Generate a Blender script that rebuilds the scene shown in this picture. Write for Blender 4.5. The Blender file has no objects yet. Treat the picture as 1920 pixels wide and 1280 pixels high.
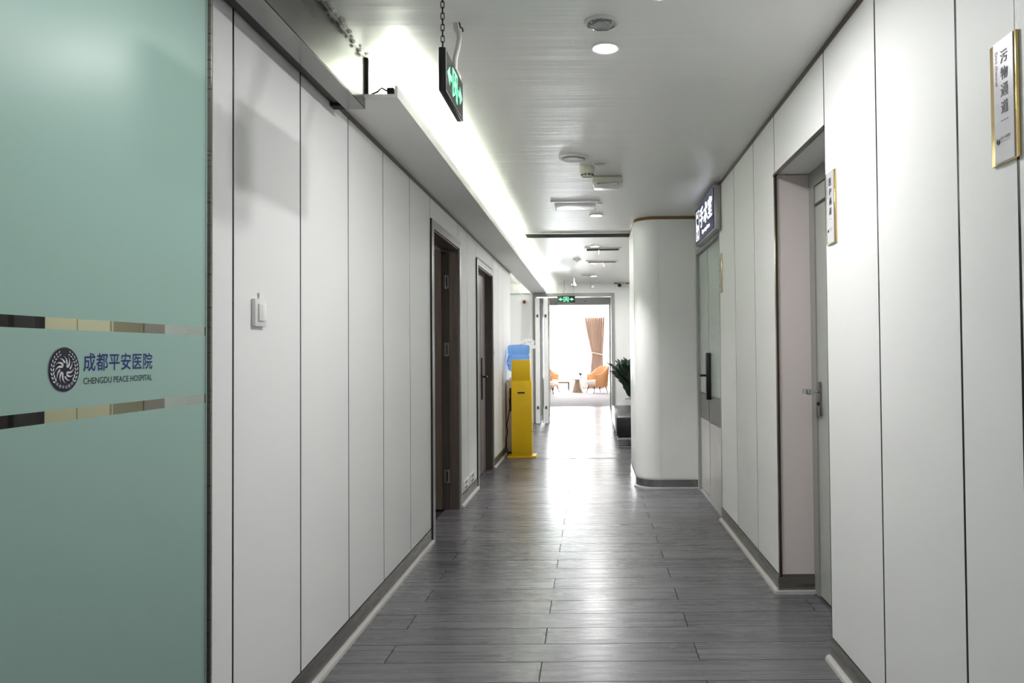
import bpy, bmesh, math, random
from mathutils import Vector, Matrix
random.seed(7)
scn = bpy.context.scene
COL = scn.collection
PI = math.pi

# ------------------------------------------------------------------ camera
F, PX, PY, PITCH, ROLL, H = 1450.0, 1108.0, 629.0, 31 / 1450.0, 0.009, 1.3
cam_data = bpy.data.cameras.new('camera')
cam = bpy.data.objects.new('camera', cam_data)
COL.objects.link(cam)
cam_data.sensor_fit = 'HORIZONTAL'
cam_data.sensor_width = 36.0
cam_data.lens = F / 1920 * 36.0
cam_data.shift_x = -(PX - 960) / 1920
cam_data.shift_y = (PY - 640) / 1920
cam_data.clip_start = 0.05
fwd = Vector((0, math.cos(PITCH), math.sin(PITCH)))
rgt = Vector((1, 0, 0))
upv = rgt.cross(fwd)
r2 = math.cos(ROLL) * rgt - math.sin(ROLL) * upv
u2 = math.sin(ROLL) * rgt + math.cos(ROLL) * upv
rot = Matrix((r2, u2, -fwd)).transposed().to_4x4()
cam.matrix_world = Matrix.Translation((0, 0, H)) @ rot
scn.camera = cam

# ------------------------------------------------------------------ world (overcast daylight outside the windows)
world = bpy.data.worlds.new('overcast_sky')
scn.world = world
world.use_nodes = True
wn = world.node_tree.nodes
wn['Background'].inputs[0].default_value = (0.93, 0.97, 1.0, 1)
wn['Background'].inputs[1].default_value = 5.0

# ------------------------------------------------------------------ exposure
scn.view_settings.view_transform = 'Standard'
scn.view_settings.look = 'None'
scn.view_settings.gamma = 1.0
scn.view_settings.use_curve_mapping = False
scn.view_settings.exposure = 2.15
DOWN_W = 26.0      # ceiling downlights
COVE_E = 17.0      # cove light strip emission
SKY_W = 105.0      # daylight entering at the lounge window

def area_light(name, loc, size, power, col=(1, 1, 1), rotm=(0, 0, 0), parent=None, shape='DISK', size_y=None, spread=None):
    d = bpy.data.lights.new(name, 'AREA')
    d.energy = power; d.color = col; d.shape = shape; d.size = size
    if size_y: d.size_y = size_y
    if spread: d.spread = spread
    o = bpy.data.objects.new(name, d); COL.objects.link(o)
    if parent is not None:
        o.parent = parent
        o.location = Vector(loc) - WORLD[parent.name]
    else:
        o.location = loc
    o.rotation_euler = rotm
    return o
WORLD = {}
area_light('window_daylight', (-0.9, 27.75, 1.5), 3.2, SKY_W, (0.93, 0.97, 1.0), (-PI / 2, 0, 0), shape='RECTANGLE', size_y=2.2)

# ------------------------------------------------------------------ materials
def s(r, g, b):
    def f(c):
        c /= 255
        return c / 12.92 if c <= .04045 else ((c + .055) / 1.055) ** 2.4
    return (f(r), f(g), f(b), 1)

def mat(name, col, rough=.5, metal=0., spec=.5, emit=None, estr=0., coat=0.):
    m = bpy.data.materials.new(name); m.use_nodes = True
    b = m.node_tree.nodes['Principled BSDF']
    b.inputs['Base Color'].default_value = col if len(col) == 4 else (*col, 1)
    b.inputs['Roughness'].default_value = rough
    b.inputs['Metallic'].default_value = metal
    b.inputs['Specular IOR Level'].default_value = spec
    b.inputs['Coat Weight'].default_value = coat
    if emit:
        b.inputs['Emission Color'].default_value = emit if len(emit) == 4 else (*emit, 1)
        b.inputs['Emission Strength'].default_value = estr
    return m

def noise_detail(m, scale=(40, 40, 40), detail=4, bump=.05, dist=.01, cmix=None, rmix=None, coord='Object'):
    """adds a stretched noise that drives fine relief and a little tone / gloss variation"""
    nt = m.node_tree; b = nt.nodes['Principled BSDF']
    tc = nt.nodes.new('ShaderNodeTexCoord'); mp = nt.nodes.new('ShaderNodeMapping'); nz = nt.nodes.new('ShaderNodeTexNoise')
    mp.inputs['Scale'].default_value = scale
    nz.inputs['Scale'].default_value = 1.0; nz.inputs['Detail'].default_value = detail
    nt.links.new(tc.outputs[coord], mp.inputs['Vector']); nt.links.new(mp.outputs[0], nz.inputs['Vector'])
    if bump:
        bp = nt.nodes.new('ShaderNodeBump'); bp.inputs['Strength'].default_value = bump; bp.inputs['Distance'].default_value = dist
        nt.links.new(nz.outputs['Fac'], bp.inputs['Height']); nt.links.new(bp.outputs[0], b.inputs['Normal'])
    if cmix:
        cr = nt.nodes.new('ShaderNodeValToRGB')
        cr.color_ramp.elements[0].position = .3; cr.color_ramp.elements[1].position = .7
        cr.color_ramp.elements[0].color = cmix[0]; cr.color_ramp.elements[1].color = cmix[1]
        nt.links.new(nz.outputs['Fac'], cr.inputs[0]); nt.links.new(cr.outputs[0], b.inputs['Base Color'])
    if rmix:
        mr = nt.nodes.new('ShaderNodeMapRange')
        mr.inputs['From Min'].default_value = .3; mr.inputs['From Max'].default_value = .7
        mr.inputs['To Min'].default_value = rmix[0]; mr.inputs['To Max'].default_value = rmix[1]
        nt.links.new(nz.outputs['Fac'], mr.inputs['Value']); nt.links.new(mr.outputs[0], b.inputs['Roughness'])
    return m

M = {}
M['panel'] = noise_detail(mat('white_wall_panel', s(241, 241, 240), .5, spec=.35), (220, 220, 12), 3, .03, .002)
M['plain'] = noise_detail(mat('white_paint', s(238, 238, 236), .55), (60, 60, 60), 4, .04, .002)
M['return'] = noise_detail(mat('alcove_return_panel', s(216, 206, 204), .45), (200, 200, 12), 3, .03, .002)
M['ceiling'] = noise_detail(mat('ceiling_paint', s(240, 240, 237), .36, spec=.6), (.55, 9, 1), 3, .22, .02)
M['plaster'] = noise_detail(mat('rough_plaster', s(215, 213, 206), .8), (70, 70, 70), 5, .8, .01)
M['seam'] = mat('dark_polished_seam', s(20, 17, 15), .25, .2)
M['bronze'] = noise_detail(mat('bronze_trim', s(96, 78, 66), .22, 1.0), (30, 3, 30), 2, .05, .002)
M['gold'] = mat('gold_trim', s(226, 200, 138), .2, .9)
M['darkbronze'] = mat('dark_bronze_trim', s(140, 112, 78), .2, 1.0)
M['casing'] = mat('grey_door_casing', s(150, 149, 146), .35)
M['base'] = noise_detail(mat('baseboard_steel', s(150, 147, 142), .34, 1.0), (3, 3, 160), 3, .03, .001, rmix=(.22, .42))
M['caulk'] = mat('white_quarter_round', s(188, 187, 183), .5)
M['steel'] = noise_detail(mat('brushed_steel', s(150, 150, 150), .2, 1.0), (5, 5, 120), 3, .03, .001)
M['railmetal'] = noise_detail(mat('rail_cover_metal', s(128, 126, 124), .2, .85), (4, 2, 4), 2, .06, .01, rmix=(.14, .28))
M['chrome'] = mat('chrome', s(210, 210, 212), .1, 1.0)
M['black'] = mat('black_metal', s(24, 24, 25), .35, .3)
M['rubber'] = mat('black_rubber', s(18, 18, 18), .7)
M['whiteplastic'] = mat('white_plastic', s(232, 232, 230), .35)
M['creamplastic'] = mat('cream_plastic', s(212, 212, 196), .4)
M['darkhole'] = mat('dark_inside', s(30, 30, 30), .8)
M['woodframe'] = noise_detail(mat('brown_door_frame', s(84, 74, 66), .42), (90, 90, 3), 4, .05, .002, cmix=(s(72, 63, 56), s(92, 82, 73)))
M['leafbrown'] = noise_detail(mat('brown_door_leaf', s(92, 80, 70), .45), (90, 90, 3), 4, .05, .002, cmix=(s(80, 70, 60), s(98, 86, 76)))
M['leafmauve'] = noise_detail(mat('greybrown_door_leaf', s(140, 130, 130), .4), (90, 90, 3), 4, .05, .002, cmix=(s(132, 122, 122), s(148, 138, 138)))
M['greydoor'] = mat('grey_steel_door', s(176, 180, 174), .3)
M['greyframe'] = mat('grey_door_frame', s(150, 151, 146), .35)
M['hingegrey'] = mat('hinge_grey', s(160, 150, 150), .4, .2)
M['doorlower'] = mat('pale_door_panel', s(222, 219, 215), .2)
M['doorband'] = mat('dark_grey_band', s(112, 112, 110), .3)
M['yellow'] = noise_detail(mat('yellow_powder_coat', s(246, 200, 18), .38), (300, 300, 300), 2, .03, .001)
M['blackleather'] = noise_detail(mat('black_leather', s(34, 33, 34), .33), (160, 160, 160), 4, .12, .003)
M['leafgreen'] = noise_detail(mat('dark_glossy_leaf', s(22, 42, 24), .3), (20, 20, 20), 3, .05, .002, cmix=(s(16, 34, 20), s(34, 58, 34)))
M['stem'] = mat('plant_stem', s(50, 72, 40), .5)
M['pot'] = mat('white_planter', s(228, 228, 226), .4)
M['soil'] = mat('potting_soil', s(50, 40, 32), .9)
M['petal'] = mat('white_petal', s(245, 243, 240), .5)
M['peach'] = noise_detail(mat('peach_upholstery', s(222, 166, 118), .6), (200, 200, 200), 3, .06, .002)
M['cushion'] = mat('cream_cushion', s(232, 226, 218), .7)
M['darkleg'] = mat('dark_wood_leg', s(42, 34, 30), .4)
M['marble'] = noise_detail(mat('marble_top', s(226, 222, 216), .2), (6, 6, 6), 6, 0, .01, cmix=(s(210, 206, 202), s(232, 229, 224)))
M['taupe'] = mat('taupe_metal', s(158, 138, 122), .35, .4)
M['rug'] = noise_detail(mat('lounge_carpet', s(172, 166, 172), .9), (30, 30, 30), 5, .2, .004, cmix=(s(160, 154, 162), s(184, 178, 182)))
M['cooler'] = mat('cooler_body', s(202, 190, 184), .4)
M['navy'] = mat('navy_enamel', s(16, 18, 52), .35)
M['blueink'] = mat('blue_lettering', s(24, 42, 120), .4)
M['darkink'] = mat('dark_lettering', s(26, 42, 58), .4)
M['plateface'] = mat('silver_plate_face', s(196, 194, 202), .3)
M['plateink'] = mat('plate_lettering', s(36, 36, 46), .5)
M['whiteink'] = mat('white_lettering', s(240, 240, 240), .5)
M['signblue'] = mat('sign_blue_face', s(28, 34, 74), .2, emit=s(36, 46, 104), estr=.05)
M['signlit'] = mat('sign_lit_lettering', s(250, 250, 255), .4, emit=(.9, .94, 1), estr=.4)
M['signcase'] = mat('sign_case_aluminium', s(176, 176, 174), .32, .7)
M['exitblack'] = mat('exit_sign_case', s(38, 38, 42), .35)
M['exitface'] = mat('exit_sign_face', s(22, 30, 28), .15)
M['exitgreen'] = mat('exit_sign_green', s(110, 230, 150), .4, emit=s(90, 240, 150), estr=.35)
M['conduit'] = mat('flexible_conduit', s(214, 212, 206), .45)
M['plug'] = mat('plug_socket_slot', s(90, 90, 92), .6)
M['led'] = mat('led_strip', (1, 1, 1), .5, emit=(.93, 1.0, .86, 1), estr=COVE_E)
M['lampface'] = mat('downlight_diffuser', (1, 1, 1), .5, emit=(.95, .98, 1, 1), estr=9)
M['lampoff'] = mat('downlight_reflector', s(214, 214, 212), .25, .2)
M['red'] = mat('alarm_red', s(104, 14, 28), .35)
M['grille'] = mat('grille_grey', s(168, 168, 164), .4, .2)
M['beige'] = mat('beige_cabinet', s(196, 190, 160), .5)
M['roomgrey'] = mat('room_grey_brown', s(142, 132, 126), .6)
M['blackcab'] = mat('black_cabinet', s(14, 15, 16), .4)
M['offwhite'] = mat('offwhite_lounge_wall', s(236, 232, 226), .6)

# plank wood (tone varies plank by plank through Object Info)
def make_plank(name, far=False):
    m = mat(name, s(120, 120, 124), .24, spec=.55)
    nt = m.node_tree; b = nt.nodes['Principled BSDF']; L = nt.links.new
    tc = nt.nodes.new('ShaderNodeTexCoord'); oi = nt.nodes.new('ShaderNodeObjectInfo')
    geo = nt.nodes.new('ShaderNodeNewGeometry')
    add = nt.nodes.new('ShaderNodeVectorMath'); add.operation = 'ADD'
    mul = nt.nodes.new('ShaderNodeVectorMath'); mul.operation = 'SCALE'
    cmb = nt.nodes.new('ShaderNodeCombineXYZ')
    L(oi.outputs['Random'], cmb.inputs[0]); L(oi.outputs['Random'], cmb.inputs[1])
    L(cmb.outputs[0], mul.inputs[0]); mul.inputs['Scale'].default_value = 57.0
    L(geo.outputs['Position'], add.inputs[0]); L(mul.outputs[0], add.inputs[1])
    mp = nt.nodes.new('ShaderNodeMapping'); mp.inputs['Scale'].default_value = (1.1, 26, 1)
    L(add.outputs[0], mp.inputs['Vector'])
    nz = nt.nodes.new('ShaderNodeTexNoise'); nz.inputs['Scale'].default_value = 1; nz.inputs['Detail'].default_value = 6; nz.inputs['Distortion'].default_value = .6
    L(mp.outputs[0], nz.inputs['Vector'])
    cr = nt.nodes.new('ShaderNodeValToRGB')
    cr.color_ramp.elements[0].position = .3; cr.color_ramp.elements[1].position = .72
    cr.color_ramp.elements[0].color = s(88, 87, 91); cr.color_ramp.elements[1].color = s(114, 113, 116)
    L(nz.outputs['Fac'], cr.inputs[0])
    hsv = nt.nodes.new('ShaderNodeHueSaturation')
    mr = nt.nodes.new('ShaderNodeMapRange'); mr.inputs['To Min'].default_value = .9; mr.inputs['To Max'].default_value = 1.08
    L(oi.outputs['Random'], mr.inputs['Value']); L(mr.outputs[0], hsv.inputs['Value']); L(cr.outputs[0], hsv.inputs['Color'])
    L(hsv.outputs[0], b.inputs['Base Color'])
    r2_ = nt.nodes.new('ShaderNodeMapRange'); r2_.inputs['From Min'].default_value = .3; r2_.inputs['From Max'].default_value = .7
    r2_.inputs['To Min'].default_value = .22; r2_.inputs['To Max'].default_value = .34
    L(nz.outputs['Fac'], r2_.inputs['Value']); L(r2_.outputs[0], b.inputs['Roughness'])
    bp = nt.nodes.new('ShaderNodeBump'); bp.inputs['Strength'].default_value = .12; bp.inputs['Distance'].default_value = .004
    # slow waviness across the planks' length plus fine grain
    mp2 = nt.nodes.new('ShaderNodeMapping'); mp2.inputs['Scale'].default_value = (.7, 9, 1); L(add.outputs[0], mp2.inputs['Vector'])
    nz2 = nt.nodes.new('ShaderNodeTexNoise'); nz2.inputs['Scale'].default_value = 1; nz2.inputs['Detail'].default_value = 2
    L(mp2.outputs[0], nz2.inputs['Vector'])
    ad = nt.nodes.new('ShaderNodeMath'); ad.operation = 'MULTIPLY_ADD'; ad.inputs[1].default_value = .08
    L(nz.outputs['Fac'], ad.inputs[0]); L(nz2.outputs['Fac'], ad.inputs[2])
    height = ad.outputs[0]
    if far:
        br = nt.nodes.new('ShaderNodeTexBrick')
        br.inputs['Scale'].default_value = 1; br.inputs['Brick Width'].default_value = 1.328; br.inputs['Row Height'].default_value = .2
        br.inputs['Mortar Size'].default_value = .003; br.inputs['Color1'].default_value = (1, 1, 1, 1); br.inputs['Color2'].default_value = (.8, .8, .8, 1)
        br.inputs['Mortar'].default_value = (.25, .25, .25, 1)
        L(geo.outputs['Position'], br.inputs['Vector'])
        mx = nt.nodes.new('ShaderNodeMix'); mx.data_type = 'RGBA'; mx.blend_type = 'MULTIPLY'; mx.inputs['Factor'].default_value = 1
        L(cr.outputs[0], mx.inputs[6]); L(br.outputs['Color'], mx.inputs[7]); L(mx.outputs[2], b.inputs['Base Color'])
    L(height, bp.inputs['Height']); L(bp.outputs[0], b.inputs['Normal'])
    return m
M['plank'] = make_plank('grey_wood_plank')
M['plankfar'] = make_plank('grey_wood_floor_beyond', True)
M['underlay'] = mat('dark_floor_underlay', s(40, 40, 42), .8)

def glass_mat(name, tint, refl=.08, rough=0.02):
    m = bpy.data.materials.new(name); m.use_nodes = True; nt = m.node_tree; nt.nodes.clear(); L = nt.links.new
    out = nt.nodes.new('ShaderNodeOutputMaterial'); tr = nt.nodes.new('ShaderNodeBsdfTransparent'); gl = nt.nodes.new('ShaderNodeBsdfGlossy')
    fr = nt.nodes.new('ShaderNodeFresnel'); fr.inputs['IOR'].default_value = 1.45
    mx = nt.nodes.new('ShaderNodeMixShader')
    tr.inputs[0].default_value = tint; gl.inputs['Roughness'].default_value = rough
    geo = nt.nodes.new('ShaderNodeNewGeometry'); inv = nt.nodes.new('ShaderNodeMath'); inv.operation = 'SUBTRACT'; inv.inputs[0].default_value = 1
    ml = nt.nodes.new('ShaderNodeMath'); ml.operation = 'MULTIPLY'      # only the outer surface mirrors
    L(geo.outputs['Backfacing'], inv.inputs[1]); L(inv.outputs[0], ml.inputs[0]); L(fr.outputs[0], ml.inputs[1])
    L(ml.outputs[0], mx.inputs[0]); L(tr.outputs[0], mx.inputs[1]); L(gl.outputs[0], mx.inputs[2]); L(mx.outputs[0], out.inputs[0])
    return m
M['glass'] = glass_mat('clear_glass', (.88, .93, .9, 1))
M['pane'] = glass_mat('window_glass', (.97, .98, .98, 1))

def frost_mat(name, col, trans=.45, rough=.3, gloss=.08):
    m = bpy.data.materials.new(name); m.use_nodes = True; nt = m.node_tree; nt.nodes.clear(); L = nt.links.new
    out = nt.nodes.new('ShaderNodeOutputMaterial'); df = nt.nodes.new('ShaderNodeBsdfDiffuse'); tl = nt.nodes.new('ShaderNodeBsdfTranslucent')
    gl = nt.nodes.new('ShaderNodeBsdfGlossy'); m1 = nt.nodes.new('ShaderNodeMixShader'); m2 = nt.nodes.new('ShaderNodeMixShader')
    df.inputs[0].default_value = col; tl.inputs[0].default_value = col; gl.inputs['Roughness'].default_value = rough
    m1.inputs[0].default_value = trans
    fr = nt.nodes.new('ShaderNodeFresnel'); fr.inputs['IOR'].default_value = 1.3
    L(fr.outputs[0], m2.inputs[0])
    L(df.outputs[0], m1.inputs[1]); L(tl.outputs[0], m1.inputs[2]); L(m1.outputs[0], m2.inputs[1]); L(gl.outputs[0], m2.inputs[2]); L(m2.outputs[0], out.inputs[0])
    return m
M['frost'] = frost_mat('frosted_green_film', s(172, 200, 194), .78)
M['sheer'] = frost_mat('sheer_curtain', (.92, .92, .9, 1), .7, .6)
M['drape'] = noise_detail(mat('dusty_pink_drape', s(160, 136, 124), .8), (30, 30, 2), 3, .1, .004)
M['bottle'] = frost_mat('blue_water_bottle', s(170, 210, 255), .6, .1)
_nt = M['bottle'].node_tree; _o = [n for n in _nt.nodes if n.type == 'OUTPUT_MATERIAL'][0]; _src = _o.inputs[0].links[0].from_socket
_tr = _nt.nodes.new('ShaderNodeBsdfTransparent'); _tr.inputs[0].default_value = s(190, 220, 255); _mx = _nt.nodes.new('ShaderNodeMixShader'); _mx.inputs[0].default_value = .5
_nt.links.new(_src, _mx.inputs[1]); _nt.links.new(_tr.outputs[0], _mx.inputs[2]); _nt.links.new(_mx.outputs[0], _o.inputs[0])
M['orglass'] = mat('pale_green_door_glass', s(204, 214, 207), .14)
M['orframe'] = mat('pale_grey_door_frame', s(176, 177, 174), .3)

# ------------------------------------------------------------------ mesh helpers
def V(*a): return Vector(a)

class MB:
    """collects shapes in world coordinates; build() links them as one mesh object"""
    def __init__(self): self.v = []; self.f = []
    def add(self, vs, fs):
        o = len(self.v); self.v += [Vector(x) for x in vs]; self.f += [tuple(i + o for i in q) for q in fs]; return self
    def box(self, x0, x1, y0, y1, z0, z1, bev=0.):
        if x0 > x1: x0, x1 = x1, x0
        if y0 > y1: y0, y1 = y1, y0
        if z0 > z1: z0, z1 = z1, z0
        if bev:
            bm = bmesh.new()
            bmesh.ops.create_cube(bm, size=1, matrix=Matrix.Translation(((x0 + x1) / 2, (y0 + y1) / 2, (z0 + z1) / 2)) @ Matrix.Diagonal((x1 - x0, y1 - y0, z1 - z0, 1)))
            bmesh.ops.bevel(bm, geom=bm.edges[:], offset=bev, segments=2, affect='EDGES', profile=.5)
            bm.verts.index_update()
            self.add([v.co.copy() for v in bm.verts], [[v.index for v in f.verts] for f in bm.faces]); bm.free(); return self
        vs = [(x, y, z) for z in (z0, z1) for y in (y0, y1) for x in (x0, x1)]
        return self.add(vs, [(0, 2, 3, 1), (4, 5, 7, 6), (0, 1, 5, 4), (2, 6, 7, 3), (0, 4, 6, 2), (1, 3, 7, 5)])
    def cyl(self, p0, p1, r0, r1=None, n=20, caps=True):
        p0, p1 = Vector(p0), Vector(p1); r1 = r0 if r1 is None else r1
        d = (p1 - p0).normalized(); a = d.orthogonal().normalized(); b = d.cross(a)
        vs = []
        for p, r in ((p0, r0), (p1, r1)):
            vs += [p + r * (math.cos(t) * a + math.sin(t) * b) for t in (2 * PI * k / n for k in range(n))]
        fs = [(k, (k + 1) % n, n + (k + 1) % n, n + k) for k in range(n)]
        if caps: fs += [tuple(range(n - 1, -1, -1)), tuple(range(n, 2 * n))]
        return self.add(vs, fs)
    def lathe(self, c, prof, n=32, sx=1., sy=1.):
        """profile of (radius, z) turned about the vertical through c"""
        vs = []; fs = []
        for r, z in prof:
            vs += [(c[0] + sx * r * math.cos(2 * PI * k / n), c[1] + sy * r * math.sin(2 * PI * k / n), c[2] + z) for k in range(n)]
        for j in range(len(prof) - 1):
            fs += [(j * n + k, j * n + (k + 1) % n, (j + 1) * n + (k + 1) % n, (j + 1) * n + k) for k in range(n)]
        fs += [tuple(range(n - 1, -1, -1)), tuple((len(prof) - 1) * n + k for k in range(n))]
        return self.add(vs, fs)
    def tube(self, pts, r, n=8, closed=False, taper=None):
        pts = [Vector(p) for p in pts]; m = len(pts); vs = []; fs = []
        prev = None
        for i, p in enumerate(pts):
            if closed: d = pts[(i + 1) % m] - pts[i - 1]
            else: d = pts[min(i + 1, m - 1)] - pts[max(i - 1, 0)]
            d.normalize()
            a = (prev - d * prev.dot(d)).normalized() if prev is not None and (prev - d * prev.dot(d)).length > 1e-4 else d.orthogonal().normalized()
            prev = a; b = d.cross(a)
            rr = r if taper is None else r * taper(i / (m - 1))
            vs += [p + rr * (math.cos(2 * PI * k / n) * a + math.sin(2 * PI * k / n) * b) for k in range(n)]
        for i in range(m if closed else m - 1):
            j = (i + 1) % m
            fs += [(i * n + k, i * n + (k + 1) % n, j * n + (k + 1) % n, j * n + k) for k in range(n)]
        if not closed: fs += [tuple(range(n - 1, -1, -1)), tuple((m - 1) * n + k for k in range(n))]
        return self.add(vs, fs)
    def prism(self, poly, o, U, W, d):
        """2-D outline on the plane o + x U + y W, raised by d along U x W"""
        o, U, W = Vector(o), Vector(U), Vector(W); N = U.cross(W); n = len(poly)
        ar = sum(poly[i][0] * poly[(i + 1) % n][1] - poly[(i + 1) % n][0] * poly[i][1] for i in range(n))
        if ar < 0: poly = poly[::-1]
        vs = [o + x * U + y * W for x, y in poly] + [o + x * U + y * W + d * N for x, y in poly]
        fs = [tuple(range(n - 1, -1, -1)), tuple(range(n, 2 * n))] + [(k, (k + 1) % n, n + (k + 1) % n, n + k) for k in range(n)]
        return self.add(vs, fs)
    def build(self, name, m, parent=None, smooth=False):
        lo = [min(v[i] for v in self.v) for i in range(3)]; hi = [max(v[i] for v in self.v) for i in range(3)]
        org = V((lo[0] + hi[0]) / 2, (lo[1] + hi[1]) / 2, lo[2])
        me = bpy.data.meshes.new(name)
        me.from_pydata([v - org for v in self.v], [], self.f); me.validate(); me.update()
        me.materials.append(M[m] if isinstance(m, str) else m)
        if smooth:
            for p in me.polygons: p.use_smooth = True
            me.set_sharp_from_angle(angle=math.radians(40))
        return link(name, me, org, parent)

def link(name, me, org, parent=None):
    o = bpy.data.objects.new(name, me); COL.objects.link(o)
    WORLD[o.name] = Vector(org)
    if parent is not None:
        o.parent = parent; o.location = Vector(org) - WORLD[parent.name]
    else:
        o.location = org
    return o

def empty(name, loc): return link(name, None, Vector(loc))

def tag(o, label, cat=None, group=None, kind=None):
    o['label'] = label
    if cat: o['category'] = cat
    if group: o['group'] = group
    if kind: o['kind'] = kind
    return o

def thing(name, loc, label, cat, group=None, kind=None): return tag(empty(name, loc), label, cat, group, kind)

def bx(name, x0, x1, y0, y1, z0, z1, m, parent=None, bev=0., smooth=False):
    return MB().box(x0, x1, y0, y1, z0, z1, bev).build(name, m, parent, smooth or bev > 0)

def dup(root, loc, label=None):
    """copy of a thing with its parts and their sub-parts"""
    def cp(o, par):
        c = o.copy(); COL.objects.link(c); WORLD[c.name] = Vector((0, 0, 0))
        if par is not None: c.parent = par
        for ch in o.children: cp(ch, c)
        return c
    r = cp(root, None); r.location = loc; WORLD[r.name] = Vector(loc)
    if label: r['label'] = label
    return r

def text(body, o, U, W, m, parent, name='lettering', width=None, height=None, bold=0., depth=.0015, center=False, spacing=1.0):
    """flat lettering laid on the plane o + x U + y W; scaled to width / height"""
    c = bpy.data.curves.new('t', 'FONT'); c.body = body; c.space_character = spacing; c.resolution_u = 3
    ob = bpy.data.objects.new('t', c); COL.objects.link(ob)
    bpy.context.view_layer.update()
    me = bpy.data.meshes.new_from_object(ob.evaluated_get(bpy.context.evaluated_depsgraph_get()))
    bpy.data.objects.remove(ob); bpy.data.curves.remove(c)
    vs = [v.co.copy() for v in me.vertices]; fs = [tuple(p.vertices) for p in me.polygons]; bpy.data.meshes.remove(me)
    x0, x1 = min(v.x for v in vs), max(v.x for v in vs); y0, y1 = min(v.y for v in vs), max(v.y for v in vs)
    sx = width / (x1 - x0) if width else None; sy = height / (y1 - y0) if height else None
    sx = sx or sy; sy = sy or sx
    o, U, W = Vector(o), Vector(U), Vector(W); N = U.cross(W)
    ox = (x0 + x1) / 2 if center else x0; oy = (y0 + y1) / 2 if center else y0
    b = MB()
    for i, (dx, dy) in enumerate(((0, 0), (bold, bold), (-bold, bold), (bold, -bold), (-bold, -bold)) if bold else ((0, 0),)):   # doubled strokes give the bold cut
        b.add([o + (v.x + dx - ox) * sx * U + (v.y + dy - oy) * sy * W + (depth + .00012 * i) * N for v in vs], fs)
    return b.build(name, m, parent)

UR, UL, UC, UP = V(0, -1, 0), V(0, 1, 0), V(1, 0, 0), V(0, 0, 1)   # reading directions: right wall, left wall, facing the camera

# ------------------------------------------------------------------ dimensions
XL, XR, ZC = -1.11, 1.0, 2.59          # wall faces, ceiling
SOF = 2.41                             # underside of the cove ledge
YE = 14.4                              # wall at the far end of the corridor

# ------------------------------------------------------------------ floor
PW, PLN, Y0 = .2, 1.328, 3.282
YT = 9.52
floor = MB()
floor.box(-3.5, 1.5, -4.2, YT, -.1, -.012)
floor = tag(floor.build('floor', 'underlay'), 'grey wood plank corridor floor', 'floor', kind='structure')
bx('floor_beyond', -3.5, 1.5, YT, 18.5, -.1, 0, 'plankfar', floor)
full = None
k0 = int((1.2 - Y0) / PW)
for k in range(-12, 32):
    ya = Y0 + k * PW; yb = min(ya + PW, YT)
    if yb - ya < .02: continue
    x = (.446 if k % 2 == 0 else -.218) - 2 * PLN
    while x < XR + .19:
        xa, xb = max(x, XL - .12), min(x + PLN, XR + .2)
        x += PLN
        if xb - xa < .03: continue
        g = .0022
        if xb - xa > PLN - .001 and yb - ya > PW - .001:
            if full is None:
                o = bx('plank', xa + g, xb - g, ya + g, yb - g, -.011, 0, 'plank', floor); full = o.data
            else:
                link('plank', full, ((xa + xb) / 2, (ya + yb) / 2, -.011), floor)
        else:
            bx('plank', xa + g, xb - g, ya + g, yb - g, -.011, 0, 'plank', floor)
bx('threshold_strip', -1.09, .42, YT - .012, YT + .012, 0, .003, 'base', floor)
bx('threshold_strip', -1.3, .46, 18.46, 18.52, 0, .004, 'steel', floor)
tag(bx('floor_lounge', -5, 3, 18.5, 28.3, -.1, 0, 'rug'), 'pale mauve carpeted floor of the bright lounge', 'floor', kind='structure')

# ------------------------------------------------------------------ ceiling
ceil = tag(bx('ceiling', -3.5, 1.5, -4.2, YE + .2, ZC, ZC + .1, 'ceiling'), 'glossy light grey corridor ceiling', 'ceiling', kind='structure')
# ragged filler where the sliding-door cover meets the ceiling
pl = MB()
for i in range(46):
    y = 1.2 + 2.2 * i / 45
    r = random.uniform(.006, .022)
    pl.lathe((-.965 + random.uniform(-.004, .018), y, ZC - .004), [(r, .003), (r * .6, -.004), (r * .1, -.006)], 7, 1, 2.2)
pl.build('filler_plaster', 'plaster', ceil, True)

# ------------------------------------------------------------------ left wall
XB = XL - .012
wl = MB()
for y0, y1, z0, z1 in ((-4.2, .95, 0, ZC), (.95, 2.25, 2.36, ZC), (2.25, 5.42, 0, ZC), (5.42, 6.50, 2.19, ZC), (6.50, 7.56, 0, ZC), (7.56, 8.70, 2.19, ZC), (8.70, 10.64, 0, ZC)):
    wl.box(XL - .13, XB, y0, y1, z0, z1)
wl = tag(wl.build('wall_left', 'plain'), 'white panelled corridor wall on the left', 'wall', kind='structure')
ZP0, ZP1 = .10, 2.385
cuts = [2.262, 2.398, 2.955, 3.540, 4.135, 4.745, 5.355]
g = .006
for a, b in list(zip(cuts[:-1], cuts[1:])) + [(6.545, 6.961), (6.961, 7.490), (8.735, 8.832), (8.832, 9.291), (9.291, 9.74), (9.74, 10.64)]:
    bx('panel', XB, XL, a + g, b - g, ZP0, ZP1, 'panel', wl)
for a, b in ((5.355, 6.46), (6.46, 6.545), (7.49, 8.65), (8.65, 8.735)):
    bx('panel', XB, XL, a + g, b - g, 2.245, ZP1, 'panel', wl)
for y in (2.398, 2.955, 3.54, 4.135, 4.745, 6.961, 8.832, 9.291, 9.74):
    bx('seam_strip', XB, XL - .0008, y - g, y + g, ZP0, ZP1, 'seam', wl)
for y in (5.355, 6.46, 7.49, 8.65):
    bx('seam_strip', XB, XL - .0008, y - g, y + g, 2.245, ZP1, 'seam', wl)
bx('top_trim', XB, XL + .004, 3.3, 10.64, ZP1, SOF, 'bronze', wl)
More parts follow.
